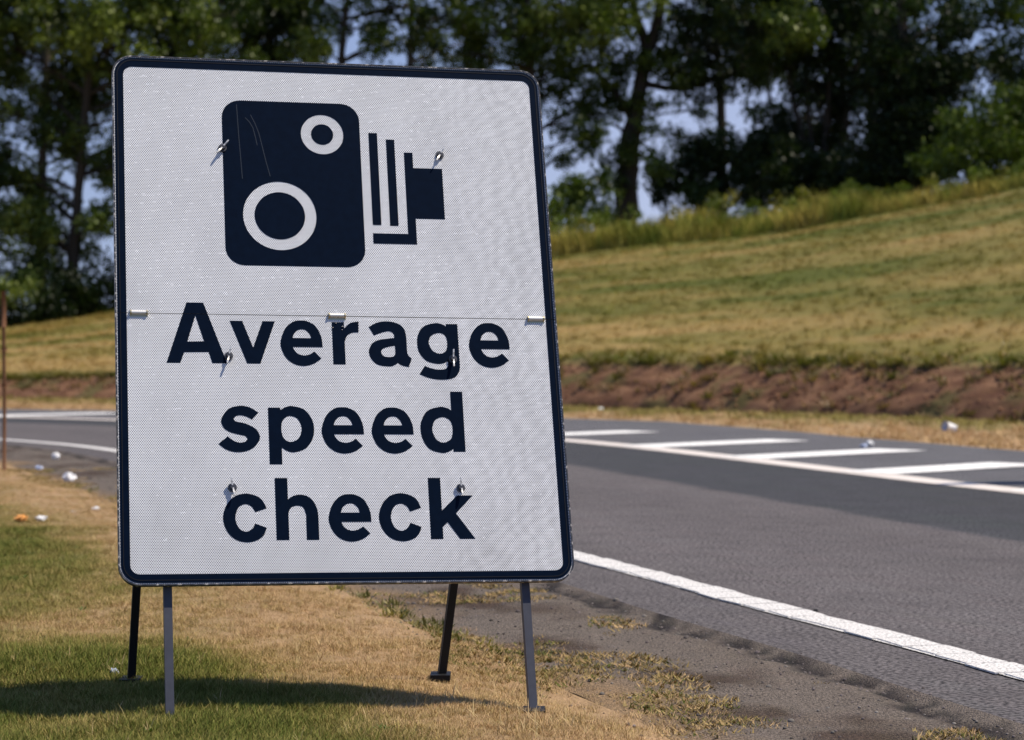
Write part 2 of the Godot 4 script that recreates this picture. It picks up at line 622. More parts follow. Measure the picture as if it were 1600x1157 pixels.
func leaf_mesh(clumps: Array) -> ArrayMesh:
	# clumps: [centre, radius, how many leaves, leaf length, dark colour, light colour]
	if leaf_frames.is_empty():
		for i in 97:
			var l := Vector3(rng.randfn(), rng.randfn() - 0.35, rng.randfn()).normalized()
			var w := l.cross(Vector3(rng.randfn(), rng.randfn() * 1.2 + 0.5, rng.randfn())).normalized()
			leaf_frames.append([l * 0.5, w * 0.27])
	var v := PackedVector3Array()
	var c := PackedColorArray()
	var idx := PackedInt32Array()
	var n := 0
	for k in clumps:
		var at: Vector3 = k[0]
		var r: float = k[1]
		var tone: float = rng.randf()
		for i in k[2]:
			var dir := Vector3(rng.randfn(), rng.randfn() * 0.8, rng.randfn()).normalized()
			var p: Vector3 = at + dir * r * pow(rng.randf(), 0.45)
			var f: Array = leaf_frames[rng.randi() % 97]
			var size: float = k[3] * rng.randf_range(0.65, 1.3)
			var l: Vector3 = f[0] * size
			var w: Vector3 = f[1] * size
			v.append(p - l)
			v.append(p + w)
			v.append(p + l)
			v.append(p - w)
			var col: Color = k[4].lerp(k[5], clampf(0.55 * rng.randf() + 0.6 * tone - 0.1, 0.0, 1.0))
			c.append(col)
			c.append(col)
			c.append(col)
			c.append(col)
			idx.append_array([n, n + 1, n + 2, n, n + 2, n + 3])
			n += 4
	var a := []
	a.resize(Mesh.ARRAY_MAX)
	a[Mesh.ARRAY_VERTEX] = v
	a[Mesh.ARRAY_COLOR] = c
	a[Mesh.ARRAY_INDEX] = idx
	var m := ArrayMesh.new()
	if n:
		m.add_surface_from_arrays(Mesh.PRIMITIVE_TRIANGLES, a)
	return m


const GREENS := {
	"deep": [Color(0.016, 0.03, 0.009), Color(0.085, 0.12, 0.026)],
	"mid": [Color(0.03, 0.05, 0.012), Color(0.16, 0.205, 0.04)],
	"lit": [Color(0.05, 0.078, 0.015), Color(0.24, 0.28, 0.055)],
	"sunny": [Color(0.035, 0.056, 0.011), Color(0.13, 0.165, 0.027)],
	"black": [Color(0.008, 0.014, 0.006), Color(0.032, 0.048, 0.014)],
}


func cover(x0: float, y0: float, x1: float, y1: float, step: float, density: float, tones: Array) -> Array:
	# an even spread of leaf masses over that part of the view
	var out := []
	var y := y0
	while y < y1:
		var x := x0
		while x < x1:
			var r := step / 73.0 * rng.randf_range(0.55, 0.85)
			out.append([x + rng.randf_range(0.0, step), y + rng.randf_range(0.0, step), r, rng.randf_range(-0.3, 1.6), density * rng.randf_range(0.6, 1.3), tones[rng.randi() % tones.size()]])
			x += step
		y += step
	return out


func tree(called: String, label: String, dist: float, trunks: Array, blobs: Array, fill := 1.0) -> void:
	# trunks: [[px, py], ..., foot radius in m] each; blobs of leaves: [px, py, radius m, depth offset m, density, tone]
	dist += 3.0
	var foot: Vector3 = spot(trunks[0][0][0], trunks[0][0][1], dist)
	foot.y = ground_at(Vector2(foot.x, dist)) - 0.1
	var t := thing(called, foot, label, "tree", "trees along the crest of the mown hill")
	var nodes := []
	for trunk in trunks:
		var path := []
		var radii := []
		var m: int = trunk.size() - 1
		for i in m:
			var p: Vector3 = spot(trunk[i][0], trunk[i][1], dist + (trunk[i][2] if trunk[i].size() > 2 else 0.0))
			if i == 0 and trunk == trunks[0]:
				p.y = foot.y
			path.append(p - foot)
			radii.append(trunk[m] * lerpf(1.0, 0.42, i / float(m - 1)))
		var fine := []
		var fine_r := []
		for i in path.size() - 1:
			for k in 4:
				var w := k / 4.0
				var q: Vector3 = path[i].cubic_interpolate(path[i + 1], path[maxi(i - 1, 0)], path[mini(i + 2, path.size() - 1)], w)
				fine.append(q + Vector3(rng.randf_range(-1, 1), 0, rng.randf_range(-1, 1)) * radii[i] * 0.12)
				fine_r.append(lerpf(radii[i], radii[i + 1], w) * rng.randf_range(0.93, 1.07))
		fine.append(path[-1])
		fine_r.append(radii[-1])
		part("trunk", tube(fine, fine_r, 9), M.bark, t)
		for i in fine.size():
			nodes.append([fine[i], fine_r[i]])
	var clumps := []
	for b in blobs:
		var c: Vector3 = spot(b[0], b[1], dist + b[3]) - foot
		var r: float = b[2]
		# a limb to it from the trunk, somewhat below
		var from: Vector3 = nodes[0][0]
		var from_r := 0.05
		var least := 1e9
		for q in nodes:
			var d: float = q[0].distance_to(c - Vector3(0, r * 0.8, 0)) + (3.0 if q[0].y > c.y - r * 0.3 else 0.0)
			if d < least:
				least = d
				from = q[0]
				from_r = q[1]
		var st := SurfaceTool.new()
		st.begin(Mesh.PRIMITIVE_TRIANGLES)
		var r0 := minf(from_r * 0.55, 0.02 + 0.03 * r)
		var bend := from.lerp(c, 0.5) + Vector3(rng.randf_range(-0.15, 0.15), 0.12 * from.distance_to(c), rng.randf_range(-0.15, 0.15))
		var limb := []
		var limb_r := []
		for k in 6:
			var w := k / 5.0
			limb.append(from.lerp(bend, w).lerp(bend.lerp(c, w), w))
			limb_r.append(lerpf(r0, 0.012, w))
		add_tube(st, limb, limb_r, 6)
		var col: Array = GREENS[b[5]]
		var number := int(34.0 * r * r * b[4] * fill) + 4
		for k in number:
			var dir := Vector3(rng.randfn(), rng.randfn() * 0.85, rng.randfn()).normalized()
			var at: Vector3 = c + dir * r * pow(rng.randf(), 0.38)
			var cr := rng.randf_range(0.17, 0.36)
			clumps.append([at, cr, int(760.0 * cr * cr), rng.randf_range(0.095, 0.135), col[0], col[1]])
			if k % 2 == 0:
				var start: Vector3 = limb[rng.randi_range(2, 5)]
				var mid := start.lerp(at, 0.55) + Vector3(rng.randf_range(-0.08, 0.08), rng.randf_range(0.0, 0.12), rng.randf_range(-0.08, 0.08))
				add_tube(st, [start, mid, at], [0.014, 0.010, 0.004], 4)
		st.index()
		st.generate_normals()
		part("limb", st.commit(), M.bark, t)
	part("crown", leaf_mesh(clumps), M.leaf, t)


func bush(label: String, dist: float, blobs: Array, leaf := 0.11, dense := 1.0) -> void:
	dist += 2.5
	var foot := spot(blobs[0][0], blobs[0][1], dist)
	foot.y = ground_at(Vector2(foot.x, dist)) - 0.05
	var t := thing("bush", foot, label, "bush", "bushes along the crest of the mown hill")
	var clumps := []
	var ends := []
	for b in blobs:
		var c := spot(b[0], b[1], dist + b[3]) - foot
		var r: float = b[2]
		ends.append(c)
		var col: Array = GREENS[b[4]]
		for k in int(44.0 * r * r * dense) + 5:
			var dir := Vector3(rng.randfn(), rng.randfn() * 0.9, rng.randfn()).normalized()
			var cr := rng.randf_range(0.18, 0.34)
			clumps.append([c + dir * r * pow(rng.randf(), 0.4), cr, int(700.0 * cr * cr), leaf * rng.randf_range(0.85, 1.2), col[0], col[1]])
	for e in ends:
		part("stem", tube([Vector3(e.x * 0.3, 0, e.z * 0.3), e * Vector3(0.7, 0.5, 0.7), e], [0.035, 0.025, 0.008], 5), M.bark, t)
	part("foliage", leaf_mesh(clumps), M.leaf, t)


func build_trees() -> void:
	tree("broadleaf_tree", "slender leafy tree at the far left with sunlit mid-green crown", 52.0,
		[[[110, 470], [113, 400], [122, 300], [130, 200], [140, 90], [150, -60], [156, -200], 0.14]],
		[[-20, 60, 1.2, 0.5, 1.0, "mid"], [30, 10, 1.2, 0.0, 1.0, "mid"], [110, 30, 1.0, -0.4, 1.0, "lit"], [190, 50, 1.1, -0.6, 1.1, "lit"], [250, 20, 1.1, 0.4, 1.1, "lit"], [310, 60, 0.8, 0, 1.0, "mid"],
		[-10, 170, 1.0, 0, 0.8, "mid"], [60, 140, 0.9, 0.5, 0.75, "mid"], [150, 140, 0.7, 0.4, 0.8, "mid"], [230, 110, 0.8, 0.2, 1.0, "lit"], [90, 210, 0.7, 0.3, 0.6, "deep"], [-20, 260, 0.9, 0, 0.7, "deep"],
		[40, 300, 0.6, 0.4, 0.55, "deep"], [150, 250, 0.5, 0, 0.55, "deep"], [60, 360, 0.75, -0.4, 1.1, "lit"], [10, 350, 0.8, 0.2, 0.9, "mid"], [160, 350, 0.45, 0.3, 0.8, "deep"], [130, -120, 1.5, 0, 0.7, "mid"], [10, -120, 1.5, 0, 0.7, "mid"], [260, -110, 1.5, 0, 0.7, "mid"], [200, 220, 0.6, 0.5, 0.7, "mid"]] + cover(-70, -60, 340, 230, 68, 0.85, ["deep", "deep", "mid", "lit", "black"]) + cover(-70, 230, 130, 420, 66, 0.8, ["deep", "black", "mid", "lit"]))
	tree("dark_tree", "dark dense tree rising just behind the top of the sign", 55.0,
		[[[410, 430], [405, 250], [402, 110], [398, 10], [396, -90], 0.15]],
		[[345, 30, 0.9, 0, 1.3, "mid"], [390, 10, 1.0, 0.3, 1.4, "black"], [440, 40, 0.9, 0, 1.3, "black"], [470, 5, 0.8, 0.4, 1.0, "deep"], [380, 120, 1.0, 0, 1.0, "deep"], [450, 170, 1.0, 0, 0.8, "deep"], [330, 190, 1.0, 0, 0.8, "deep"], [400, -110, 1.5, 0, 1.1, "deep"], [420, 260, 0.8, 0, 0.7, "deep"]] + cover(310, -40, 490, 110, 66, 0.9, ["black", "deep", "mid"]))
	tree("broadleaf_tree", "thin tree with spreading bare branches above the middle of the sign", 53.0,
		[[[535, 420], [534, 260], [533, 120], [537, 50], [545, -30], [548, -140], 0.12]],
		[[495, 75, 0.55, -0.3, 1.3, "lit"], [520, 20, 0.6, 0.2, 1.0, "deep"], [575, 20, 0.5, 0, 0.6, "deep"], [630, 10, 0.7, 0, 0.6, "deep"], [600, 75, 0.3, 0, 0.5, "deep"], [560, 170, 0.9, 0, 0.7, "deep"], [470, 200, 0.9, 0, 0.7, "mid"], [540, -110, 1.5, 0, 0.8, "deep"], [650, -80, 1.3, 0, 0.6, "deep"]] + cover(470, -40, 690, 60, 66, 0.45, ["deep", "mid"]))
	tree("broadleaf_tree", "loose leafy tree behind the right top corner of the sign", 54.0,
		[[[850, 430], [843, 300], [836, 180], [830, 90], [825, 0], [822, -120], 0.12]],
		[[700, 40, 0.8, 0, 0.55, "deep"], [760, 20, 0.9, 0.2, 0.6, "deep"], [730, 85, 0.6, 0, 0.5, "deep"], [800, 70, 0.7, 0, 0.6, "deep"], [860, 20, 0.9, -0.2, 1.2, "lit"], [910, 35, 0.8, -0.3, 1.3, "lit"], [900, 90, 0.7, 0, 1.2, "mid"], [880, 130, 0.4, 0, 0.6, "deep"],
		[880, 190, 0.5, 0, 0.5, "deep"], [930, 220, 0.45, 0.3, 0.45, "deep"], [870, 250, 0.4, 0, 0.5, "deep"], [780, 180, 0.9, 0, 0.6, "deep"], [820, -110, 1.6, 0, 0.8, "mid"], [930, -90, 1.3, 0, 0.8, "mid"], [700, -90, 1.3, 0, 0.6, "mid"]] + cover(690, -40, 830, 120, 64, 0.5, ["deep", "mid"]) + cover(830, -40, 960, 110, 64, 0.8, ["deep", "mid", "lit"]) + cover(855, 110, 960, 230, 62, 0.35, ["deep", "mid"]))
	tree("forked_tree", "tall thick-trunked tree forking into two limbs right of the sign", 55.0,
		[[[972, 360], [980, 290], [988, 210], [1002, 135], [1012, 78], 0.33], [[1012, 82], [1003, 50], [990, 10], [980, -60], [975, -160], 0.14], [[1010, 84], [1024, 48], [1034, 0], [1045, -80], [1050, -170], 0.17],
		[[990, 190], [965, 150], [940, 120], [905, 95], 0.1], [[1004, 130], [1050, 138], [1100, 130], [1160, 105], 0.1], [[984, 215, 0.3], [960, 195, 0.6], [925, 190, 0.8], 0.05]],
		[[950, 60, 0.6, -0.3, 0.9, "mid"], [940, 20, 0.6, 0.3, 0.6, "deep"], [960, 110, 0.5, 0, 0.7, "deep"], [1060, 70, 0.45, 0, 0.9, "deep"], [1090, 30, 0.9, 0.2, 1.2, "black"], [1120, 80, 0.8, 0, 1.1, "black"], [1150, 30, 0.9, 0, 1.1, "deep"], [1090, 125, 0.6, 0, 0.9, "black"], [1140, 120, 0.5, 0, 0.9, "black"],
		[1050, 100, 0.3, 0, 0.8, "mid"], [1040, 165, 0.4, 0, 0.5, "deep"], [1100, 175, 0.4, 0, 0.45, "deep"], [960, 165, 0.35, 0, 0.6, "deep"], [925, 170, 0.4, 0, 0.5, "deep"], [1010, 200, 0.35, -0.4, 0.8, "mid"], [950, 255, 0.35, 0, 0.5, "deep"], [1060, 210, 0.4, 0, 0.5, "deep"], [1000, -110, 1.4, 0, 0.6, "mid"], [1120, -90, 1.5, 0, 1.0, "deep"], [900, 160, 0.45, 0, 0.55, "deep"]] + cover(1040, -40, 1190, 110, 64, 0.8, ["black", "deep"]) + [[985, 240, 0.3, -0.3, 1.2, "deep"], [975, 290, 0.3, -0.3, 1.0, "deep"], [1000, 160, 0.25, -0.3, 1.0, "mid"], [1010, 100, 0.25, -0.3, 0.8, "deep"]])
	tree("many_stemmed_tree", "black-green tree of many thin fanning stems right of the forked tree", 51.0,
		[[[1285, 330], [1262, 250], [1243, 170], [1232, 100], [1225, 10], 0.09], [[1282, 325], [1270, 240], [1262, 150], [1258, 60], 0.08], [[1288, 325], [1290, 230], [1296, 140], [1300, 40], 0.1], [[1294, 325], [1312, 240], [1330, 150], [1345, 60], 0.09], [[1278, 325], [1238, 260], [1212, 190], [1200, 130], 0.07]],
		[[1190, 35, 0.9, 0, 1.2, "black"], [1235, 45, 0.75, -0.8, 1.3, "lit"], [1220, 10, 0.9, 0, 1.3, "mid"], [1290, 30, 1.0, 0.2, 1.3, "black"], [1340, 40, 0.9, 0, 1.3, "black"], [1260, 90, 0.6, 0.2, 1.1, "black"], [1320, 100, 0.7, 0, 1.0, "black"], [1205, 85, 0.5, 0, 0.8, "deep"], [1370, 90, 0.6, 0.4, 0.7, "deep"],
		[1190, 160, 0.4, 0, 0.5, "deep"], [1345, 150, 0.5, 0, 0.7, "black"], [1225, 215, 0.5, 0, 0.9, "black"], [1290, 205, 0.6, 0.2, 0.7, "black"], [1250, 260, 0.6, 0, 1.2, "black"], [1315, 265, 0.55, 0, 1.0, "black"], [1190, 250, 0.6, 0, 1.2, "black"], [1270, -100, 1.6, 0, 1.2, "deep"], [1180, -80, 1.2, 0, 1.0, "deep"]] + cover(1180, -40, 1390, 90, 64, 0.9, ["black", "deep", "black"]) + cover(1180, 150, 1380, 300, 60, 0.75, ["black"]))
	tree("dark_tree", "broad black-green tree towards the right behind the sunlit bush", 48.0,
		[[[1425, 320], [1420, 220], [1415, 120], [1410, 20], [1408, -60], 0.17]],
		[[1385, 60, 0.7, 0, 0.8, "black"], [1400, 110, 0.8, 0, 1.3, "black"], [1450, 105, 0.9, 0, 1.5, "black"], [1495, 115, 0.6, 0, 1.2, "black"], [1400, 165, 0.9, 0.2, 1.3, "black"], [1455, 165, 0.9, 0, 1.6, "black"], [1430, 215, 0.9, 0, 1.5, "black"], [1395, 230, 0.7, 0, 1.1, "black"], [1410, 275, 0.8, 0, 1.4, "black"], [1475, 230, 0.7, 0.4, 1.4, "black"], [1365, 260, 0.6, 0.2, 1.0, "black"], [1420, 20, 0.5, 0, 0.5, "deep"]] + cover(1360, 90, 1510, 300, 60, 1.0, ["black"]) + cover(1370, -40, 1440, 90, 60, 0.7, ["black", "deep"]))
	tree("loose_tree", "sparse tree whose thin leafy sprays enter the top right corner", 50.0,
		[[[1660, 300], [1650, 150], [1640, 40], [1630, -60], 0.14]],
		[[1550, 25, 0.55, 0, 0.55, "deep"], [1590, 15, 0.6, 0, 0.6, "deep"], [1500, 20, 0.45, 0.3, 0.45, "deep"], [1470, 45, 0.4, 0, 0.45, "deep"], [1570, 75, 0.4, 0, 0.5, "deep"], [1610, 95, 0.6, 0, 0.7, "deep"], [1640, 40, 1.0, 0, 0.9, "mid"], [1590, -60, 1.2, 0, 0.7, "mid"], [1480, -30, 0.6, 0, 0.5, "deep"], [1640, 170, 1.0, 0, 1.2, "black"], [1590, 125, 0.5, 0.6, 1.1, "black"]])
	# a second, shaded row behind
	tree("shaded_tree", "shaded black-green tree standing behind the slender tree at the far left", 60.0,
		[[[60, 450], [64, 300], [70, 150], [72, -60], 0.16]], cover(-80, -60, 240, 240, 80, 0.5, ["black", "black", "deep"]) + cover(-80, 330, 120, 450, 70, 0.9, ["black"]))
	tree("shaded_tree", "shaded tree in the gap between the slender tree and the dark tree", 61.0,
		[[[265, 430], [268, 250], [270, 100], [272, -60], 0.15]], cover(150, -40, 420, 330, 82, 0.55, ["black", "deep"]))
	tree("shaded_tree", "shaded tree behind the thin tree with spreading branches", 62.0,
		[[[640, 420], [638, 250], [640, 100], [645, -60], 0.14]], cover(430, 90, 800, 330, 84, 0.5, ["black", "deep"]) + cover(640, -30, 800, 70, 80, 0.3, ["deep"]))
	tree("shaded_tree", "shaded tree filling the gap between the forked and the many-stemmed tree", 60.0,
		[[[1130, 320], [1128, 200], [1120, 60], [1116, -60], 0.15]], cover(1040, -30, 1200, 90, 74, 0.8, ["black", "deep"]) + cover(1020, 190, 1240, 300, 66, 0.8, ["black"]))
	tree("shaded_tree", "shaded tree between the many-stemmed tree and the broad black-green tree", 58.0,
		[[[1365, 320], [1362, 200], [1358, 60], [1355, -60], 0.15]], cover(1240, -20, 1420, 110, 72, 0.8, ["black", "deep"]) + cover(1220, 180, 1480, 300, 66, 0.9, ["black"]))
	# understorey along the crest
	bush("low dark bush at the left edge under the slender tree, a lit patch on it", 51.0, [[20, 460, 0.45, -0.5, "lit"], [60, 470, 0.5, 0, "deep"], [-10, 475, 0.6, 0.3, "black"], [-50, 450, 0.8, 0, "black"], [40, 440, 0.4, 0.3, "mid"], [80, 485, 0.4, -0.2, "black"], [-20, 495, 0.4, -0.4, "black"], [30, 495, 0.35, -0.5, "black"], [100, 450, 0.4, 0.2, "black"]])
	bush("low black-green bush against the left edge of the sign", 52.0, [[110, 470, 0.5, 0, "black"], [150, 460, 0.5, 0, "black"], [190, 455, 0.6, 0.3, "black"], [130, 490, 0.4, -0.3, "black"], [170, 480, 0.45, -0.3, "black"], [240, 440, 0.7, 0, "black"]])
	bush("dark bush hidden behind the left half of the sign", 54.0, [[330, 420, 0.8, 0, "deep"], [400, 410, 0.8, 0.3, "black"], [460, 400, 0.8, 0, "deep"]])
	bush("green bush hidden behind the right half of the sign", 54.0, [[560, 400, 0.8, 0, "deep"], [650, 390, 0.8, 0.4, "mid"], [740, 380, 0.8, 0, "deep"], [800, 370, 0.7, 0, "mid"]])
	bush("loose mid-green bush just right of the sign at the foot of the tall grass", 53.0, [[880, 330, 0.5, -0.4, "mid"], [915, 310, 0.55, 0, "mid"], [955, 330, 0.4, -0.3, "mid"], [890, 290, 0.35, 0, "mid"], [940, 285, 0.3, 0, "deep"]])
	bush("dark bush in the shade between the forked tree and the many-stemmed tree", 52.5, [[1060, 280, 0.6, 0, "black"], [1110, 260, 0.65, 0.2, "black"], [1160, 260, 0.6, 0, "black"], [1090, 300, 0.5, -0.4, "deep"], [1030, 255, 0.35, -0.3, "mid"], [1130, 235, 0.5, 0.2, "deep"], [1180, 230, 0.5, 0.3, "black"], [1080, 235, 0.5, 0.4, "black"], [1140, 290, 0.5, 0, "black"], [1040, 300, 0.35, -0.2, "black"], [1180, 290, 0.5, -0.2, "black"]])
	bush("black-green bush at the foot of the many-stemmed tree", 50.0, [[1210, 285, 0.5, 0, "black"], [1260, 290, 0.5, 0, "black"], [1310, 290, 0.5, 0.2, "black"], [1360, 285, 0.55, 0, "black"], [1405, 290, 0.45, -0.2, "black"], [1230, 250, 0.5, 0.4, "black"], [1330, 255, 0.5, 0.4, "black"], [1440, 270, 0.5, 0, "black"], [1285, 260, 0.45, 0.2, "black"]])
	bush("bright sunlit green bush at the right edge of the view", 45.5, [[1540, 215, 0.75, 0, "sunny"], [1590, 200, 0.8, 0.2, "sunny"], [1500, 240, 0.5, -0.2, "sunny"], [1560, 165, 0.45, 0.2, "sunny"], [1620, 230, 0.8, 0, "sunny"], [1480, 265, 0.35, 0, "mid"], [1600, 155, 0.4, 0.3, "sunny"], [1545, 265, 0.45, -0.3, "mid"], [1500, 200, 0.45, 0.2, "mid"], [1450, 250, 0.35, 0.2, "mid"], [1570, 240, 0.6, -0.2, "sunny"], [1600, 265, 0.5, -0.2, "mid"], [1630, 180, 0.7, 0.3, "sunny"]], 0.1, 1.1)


# ------------------------------------------------------------------ grass and weeds
func tuft(blades: int, tall: float, spread: float, width: float, lean: float, two := false) -> ArrayMesh:
	var v := PackedVector3Array()
	for i in blades:
		var a := rng.randf() * TAU
		var d := Vector3(cos(a), 0, sin(a))
		var side := Vector3(-d.z, 0, d.x).rotated(Vector3.UP, rng.randf_range(-0.8, 0.8)) * width * rng.randf_range(0.6, 1.2)
		var p := Vector3(rng.randf_range(-1, 1), 0, rng.randf_range(-1, 1)) * spread
		var h := tall * rng.randf_range(0.45, 1.1)
		var top := p + Vector3(0, h, 0) + d * h * lean * rng.randf_range(0.1, 1.2)
		if two:
			var mid := p.lerp(top, 0.5) + Vector3(0, h * 0.14, 0)
			v.append_array([p - side, mid - side * 0.7, p + side, p + side, mid - side * 0.7, mid + side * 0.7, mid - side * 0.7, top, mid + side * 0.7])
		else:
			v.append_array([p - side, top, p + side])
	var arrays := []
	arrays.resize(Mesh.ARRAY_MAX)
	arrays[Mesh.ARRAY_VERTEX] = v
	var m := ArrayMesh.new()
	m.add_surface_from_arrays(Mesh.PRIMITIVE_TRIANGLES, arrays)
	return m


func scatter(called: String, mesh: Mesh, places: Array, m: Material) -> void:
	# places: [position, size, colour]
	var mm := MultiMesh.new()
	mm.transform_format = MultiMesh.TRANSFORM_3D
	mm.use_colors = true
	mm.mesh = mesh
	mm.instance_count = places.size()
	for i in places.size():
		var q: Array = places[i]
		var b := Basis(Vector3.UP, rng.randf() * TAU) * Basis.from_scale(Vector3.ONE * q[1])
		mm.set_instance_transform(i, Transform3D(b, q[0]))
		mm.set_instance_color(i, q[2])
	var o := MultiMeshInstance3D.new()
	o.name = numbered(called)
	o.multimesh = mm
	o.material_override = m
	o.set_meta("kind", "stuff")
	add_child(o)


func vary(c: Color, k := 0.25) -> Color:
	var f := 1.0 + rng.randf_range(-k, k)
	return Color(c.r * f, c.g * f * rng.randf_range(0.95, 1.05), c.b * f)


func build_ground_cover() -> void:
	# short grass of the near verge
	var near := []
	for i in 150000:
		var d := 4.2 + 15.0 * pow(rng.randf(), 1.75)
		var x := rng.randf_range(-0.26 * d - 0.4, 0.05 * d + 0.2)
		var p := Vector2(x, d)
		var su := road_coords(p)
		var bare := smoothstep(-1.1, -1.5, su.y + 0.22 * noise_a.get_noise_2d(x * 1.5, d * 1.5))
		if su.y > -1.0 or rng.randf() > bare:
			continue
		var g := lawn_green(p, su.y)
		var k := clampf(g + rng.randf_range(-0.4, 0.4), 0.0, 1.0)
		var c := blend3(k, Color(0.47, 0.32, 0.17), Color(0.28, 0.225, 0.075), Color(0.115, 0.135, 0.03))
		near.append([Vector3(x, height(p, su.y) - 0.004, -d), rng.randf_range(0.6, 1.0) * (0.75 + 0.55 * g), vary(c)])
	scatter("grass", tuft(14, 0.024, 0.026, 0.0017, 1.9), near, M.blade)
	# longer blades, dead stems and small broad-leaved weeds among it
	var long := []
	var broad := []
	for i in 3200:
		var d := 4.4 + 13.0 * pow(rng.randf(), 1.6)
		var x := rng.randf_range(-0.26 * d - 0.4, 0.03 * d)
		var p := Vector2(x, d)
		var su := road_coords(p)
		if su.y > -1.35:
			continue
		var at := Vector3(x, height(p, su.y) - 0.004, -d)
		var g := lawn_green(p, su.y)
		if i % 9 == 0 and g > 0.3:
			broad.append([at, rng.randf_range(0.5, 1.2), vary(Color(0.08, 0.12, 0.028))])
		elif noise_a.get_noise_2d(x * 2.0 + 17.0, d * 2.0) > -0.05:
			long.append([at, rng.randf_range(0.4, 1.0), vary(Color(0.42, 0.31, 0.16).lerp(Color(0.13, 0.16, 0.04), g * rng.randf()))])
	scatter("long_grass", tuft(4, 0.05, 0.02, 0.0015, 1.2, true), long, M.blade)
	scatter("broad_leaved_weeds", tuft(9, 0.022, 0.008, 0.0065, 2.6, true), broad, M.leaf)
	# moss and dry creeping weeds on the gravel
	var moss := []
	for i in 16000:
		var d := 4.6 + 13.0 * pow(rng.randf(), 1.5)
		var at := road_coords(Vector2(0.8 - 0.29 * (d - 8.0), d)).x + rng.randf_range(-0.2, 0.2)
		var u := rng.randf_range(-1.4, -0.55)
		var p := on_road(at, u)
		var patch := noise_a.get_noise_2d(p.x * 1.7 + 31.0, p.y * 0.9) - 0.12 + 0.25 * smoothstep(-0.8, -1.25, u)
		if patch < 0.02 or rng.randf() > patch * 4.0:
			continue
		var c := Color(0.27, 0.205, 0.075).lerp(Color(0.33, 0.22, 0.12), rng.randf())
		if rng.randf() < 0.2:
			c = Color(0.09, 0.1, 0.025)
		moss.append([Vector3(p.x, height(p, u) - 0.003, -p.y), rng.randf_range(0.5, 1.1), vary(c, 0.35)])
	scatter("creeping_weeds", tuft(14, 0.014, 0.03, 0.003, 2.0), moss, M.blade)
	# green weeds where the grass ends
	var weeds := []
	for i in 90:
		var d := rng.randf_range(7.3, 8.9) if i < 70 else rng.randf_range(11.0, 15.5)
		var s := road_coords(Vector2(0.8 - 0.29 * (d - 8.0), d)).x + rng.randf_range(-0.2, 0.2)
		var u := -1.2 + rng.randfn() * 0.035
		var p := on_road(s, u)
		weeds.append([Vector3(p.x, height(p, u) - 0.01, -p.y), rng.randf_range(0.45, 1.0), vary(Color(0.09, 0.095, 0.025).lerp(Color(0.27, 0.21, 0.08), rng.randf()))])
	scatter("low_weeds", tuft(12, 0.05, 0.03, 0.006, 1.5, true), weeds, M.leaf)
	# loose stones
	var stone := SphereMesh.new()
	stone.radius = 0.5
	stone.height = 0.8
	stone.radial_segments = 6
	stone.rings = 3
	var stones := []
	for i in 5200:
		var s := rng.randf_range(14.0, 36.0)
		var u := rng.randf_range(-1.3, -0.42) if i < 4200 else -0.46 + rng.randfn() * 0.04
		var p := on_road(s, u)
		var c := Color(0.2, 0.175, 0.16).lerp(Color(0.07, 0.06, 0.055), rng.randf())
		stones.append([Vector3(p.x, height(p, u), -p.y), rng.randf_range(0.004, 0.011) * (1.0 if rng.randf() < 0.96 else 1.9), vary(c)])
	scatter("gravel", stone, stones, M.blade)
	# stubble of the mown hill and the far verge
	var stubble := []
	for i in 60000:
		var s := rng.randf_range(16.0, 58.0)
		var u := rng.randf_range(6.7, 10.2) if i % 4 == 0 else rng.randf_range(TOP_U, CREST_U)
		if u < BANK_U and u < edge_u(s) + 0.05:
			continue
		var p := on_road(s, u)
		if absf(p.x) > 0.24 * p.y + 1.0:
			continue
		var c := color_of("verge" if u < BANK_U else "hill", p, u)
		stubble.append([Vector3(p.x, height(p, u) - 0.01, -p.y), rng.randf_range(0.45, 1.0) * (1.3 if rng.randf() < 0.03 else 1.0), vary(c * 1.08, 0.24)])
	scatter("mown_grass", tuft(14, 0.075, 0.11, 0.008, 1.2), stubble, M.blade)
	# ragged green lip and clumps of weeds on the earth bank
	var lip := []
	for i in 7000:
		var s := rng.randf_range(18.0, 56.0)
		var u := TOP_U + absf(rng.randfn()) * 0.22 - 0.1 if i % 3 else rng.randf_range(BANK_U - 0.1, TOP_U)
		var p := on_road(s, u)
		var n := noise_a.get_noise_2d(p.x * 0.8 + 70.0, p.y)
		if rng.randf() > (0.6 + n if i % 3 else smoothstep(0.0, 0.4, n) + 0.25):
			continue
		var c := Color(0.30, 0.21, 0.085).lerp(Color(0.125, 0.125, 0.03), clampf(0.45 + 1.3 * n + rng.randf_range(-0.2, 0.2), 0.0, 1.0))
		if i % 3 == 0:
			c = Color(0.27, 0.17, 0.09).lerp(Color(0.1, 0.1, 0.03), pow(rng.randf(), 1.5))
		lip.append([Vector3(p.x, height(p, u) - 0.03, -p.y), rng.randf_range(0.5, 1.2), vary(c)])
	scatter("bank_weeds", tuft(18, 0.11, 0.07, 0.011, 1.5, true), lip, M.leaf)
	# clods of earth on the bank
	var clods := []
	for i in 7500:
		var s := rng.randf_range(18.0, 56.0)
		var u := rng.randf_range(BANK_U - 0.15, TOP_U - 0.05)
		var p := on_road(s, u)
		clods.append([Vector3(p.x, height(p, u) + 0.005, -p.y), rng.randf_range(0.012, 0.05), vary(Color(0.2, 0.106, 0.06), 0.5)])
	scatter("earth_clods", stone, clods, M.blade)
	# tall grass and weeds left standing along the crest
	var tall := []
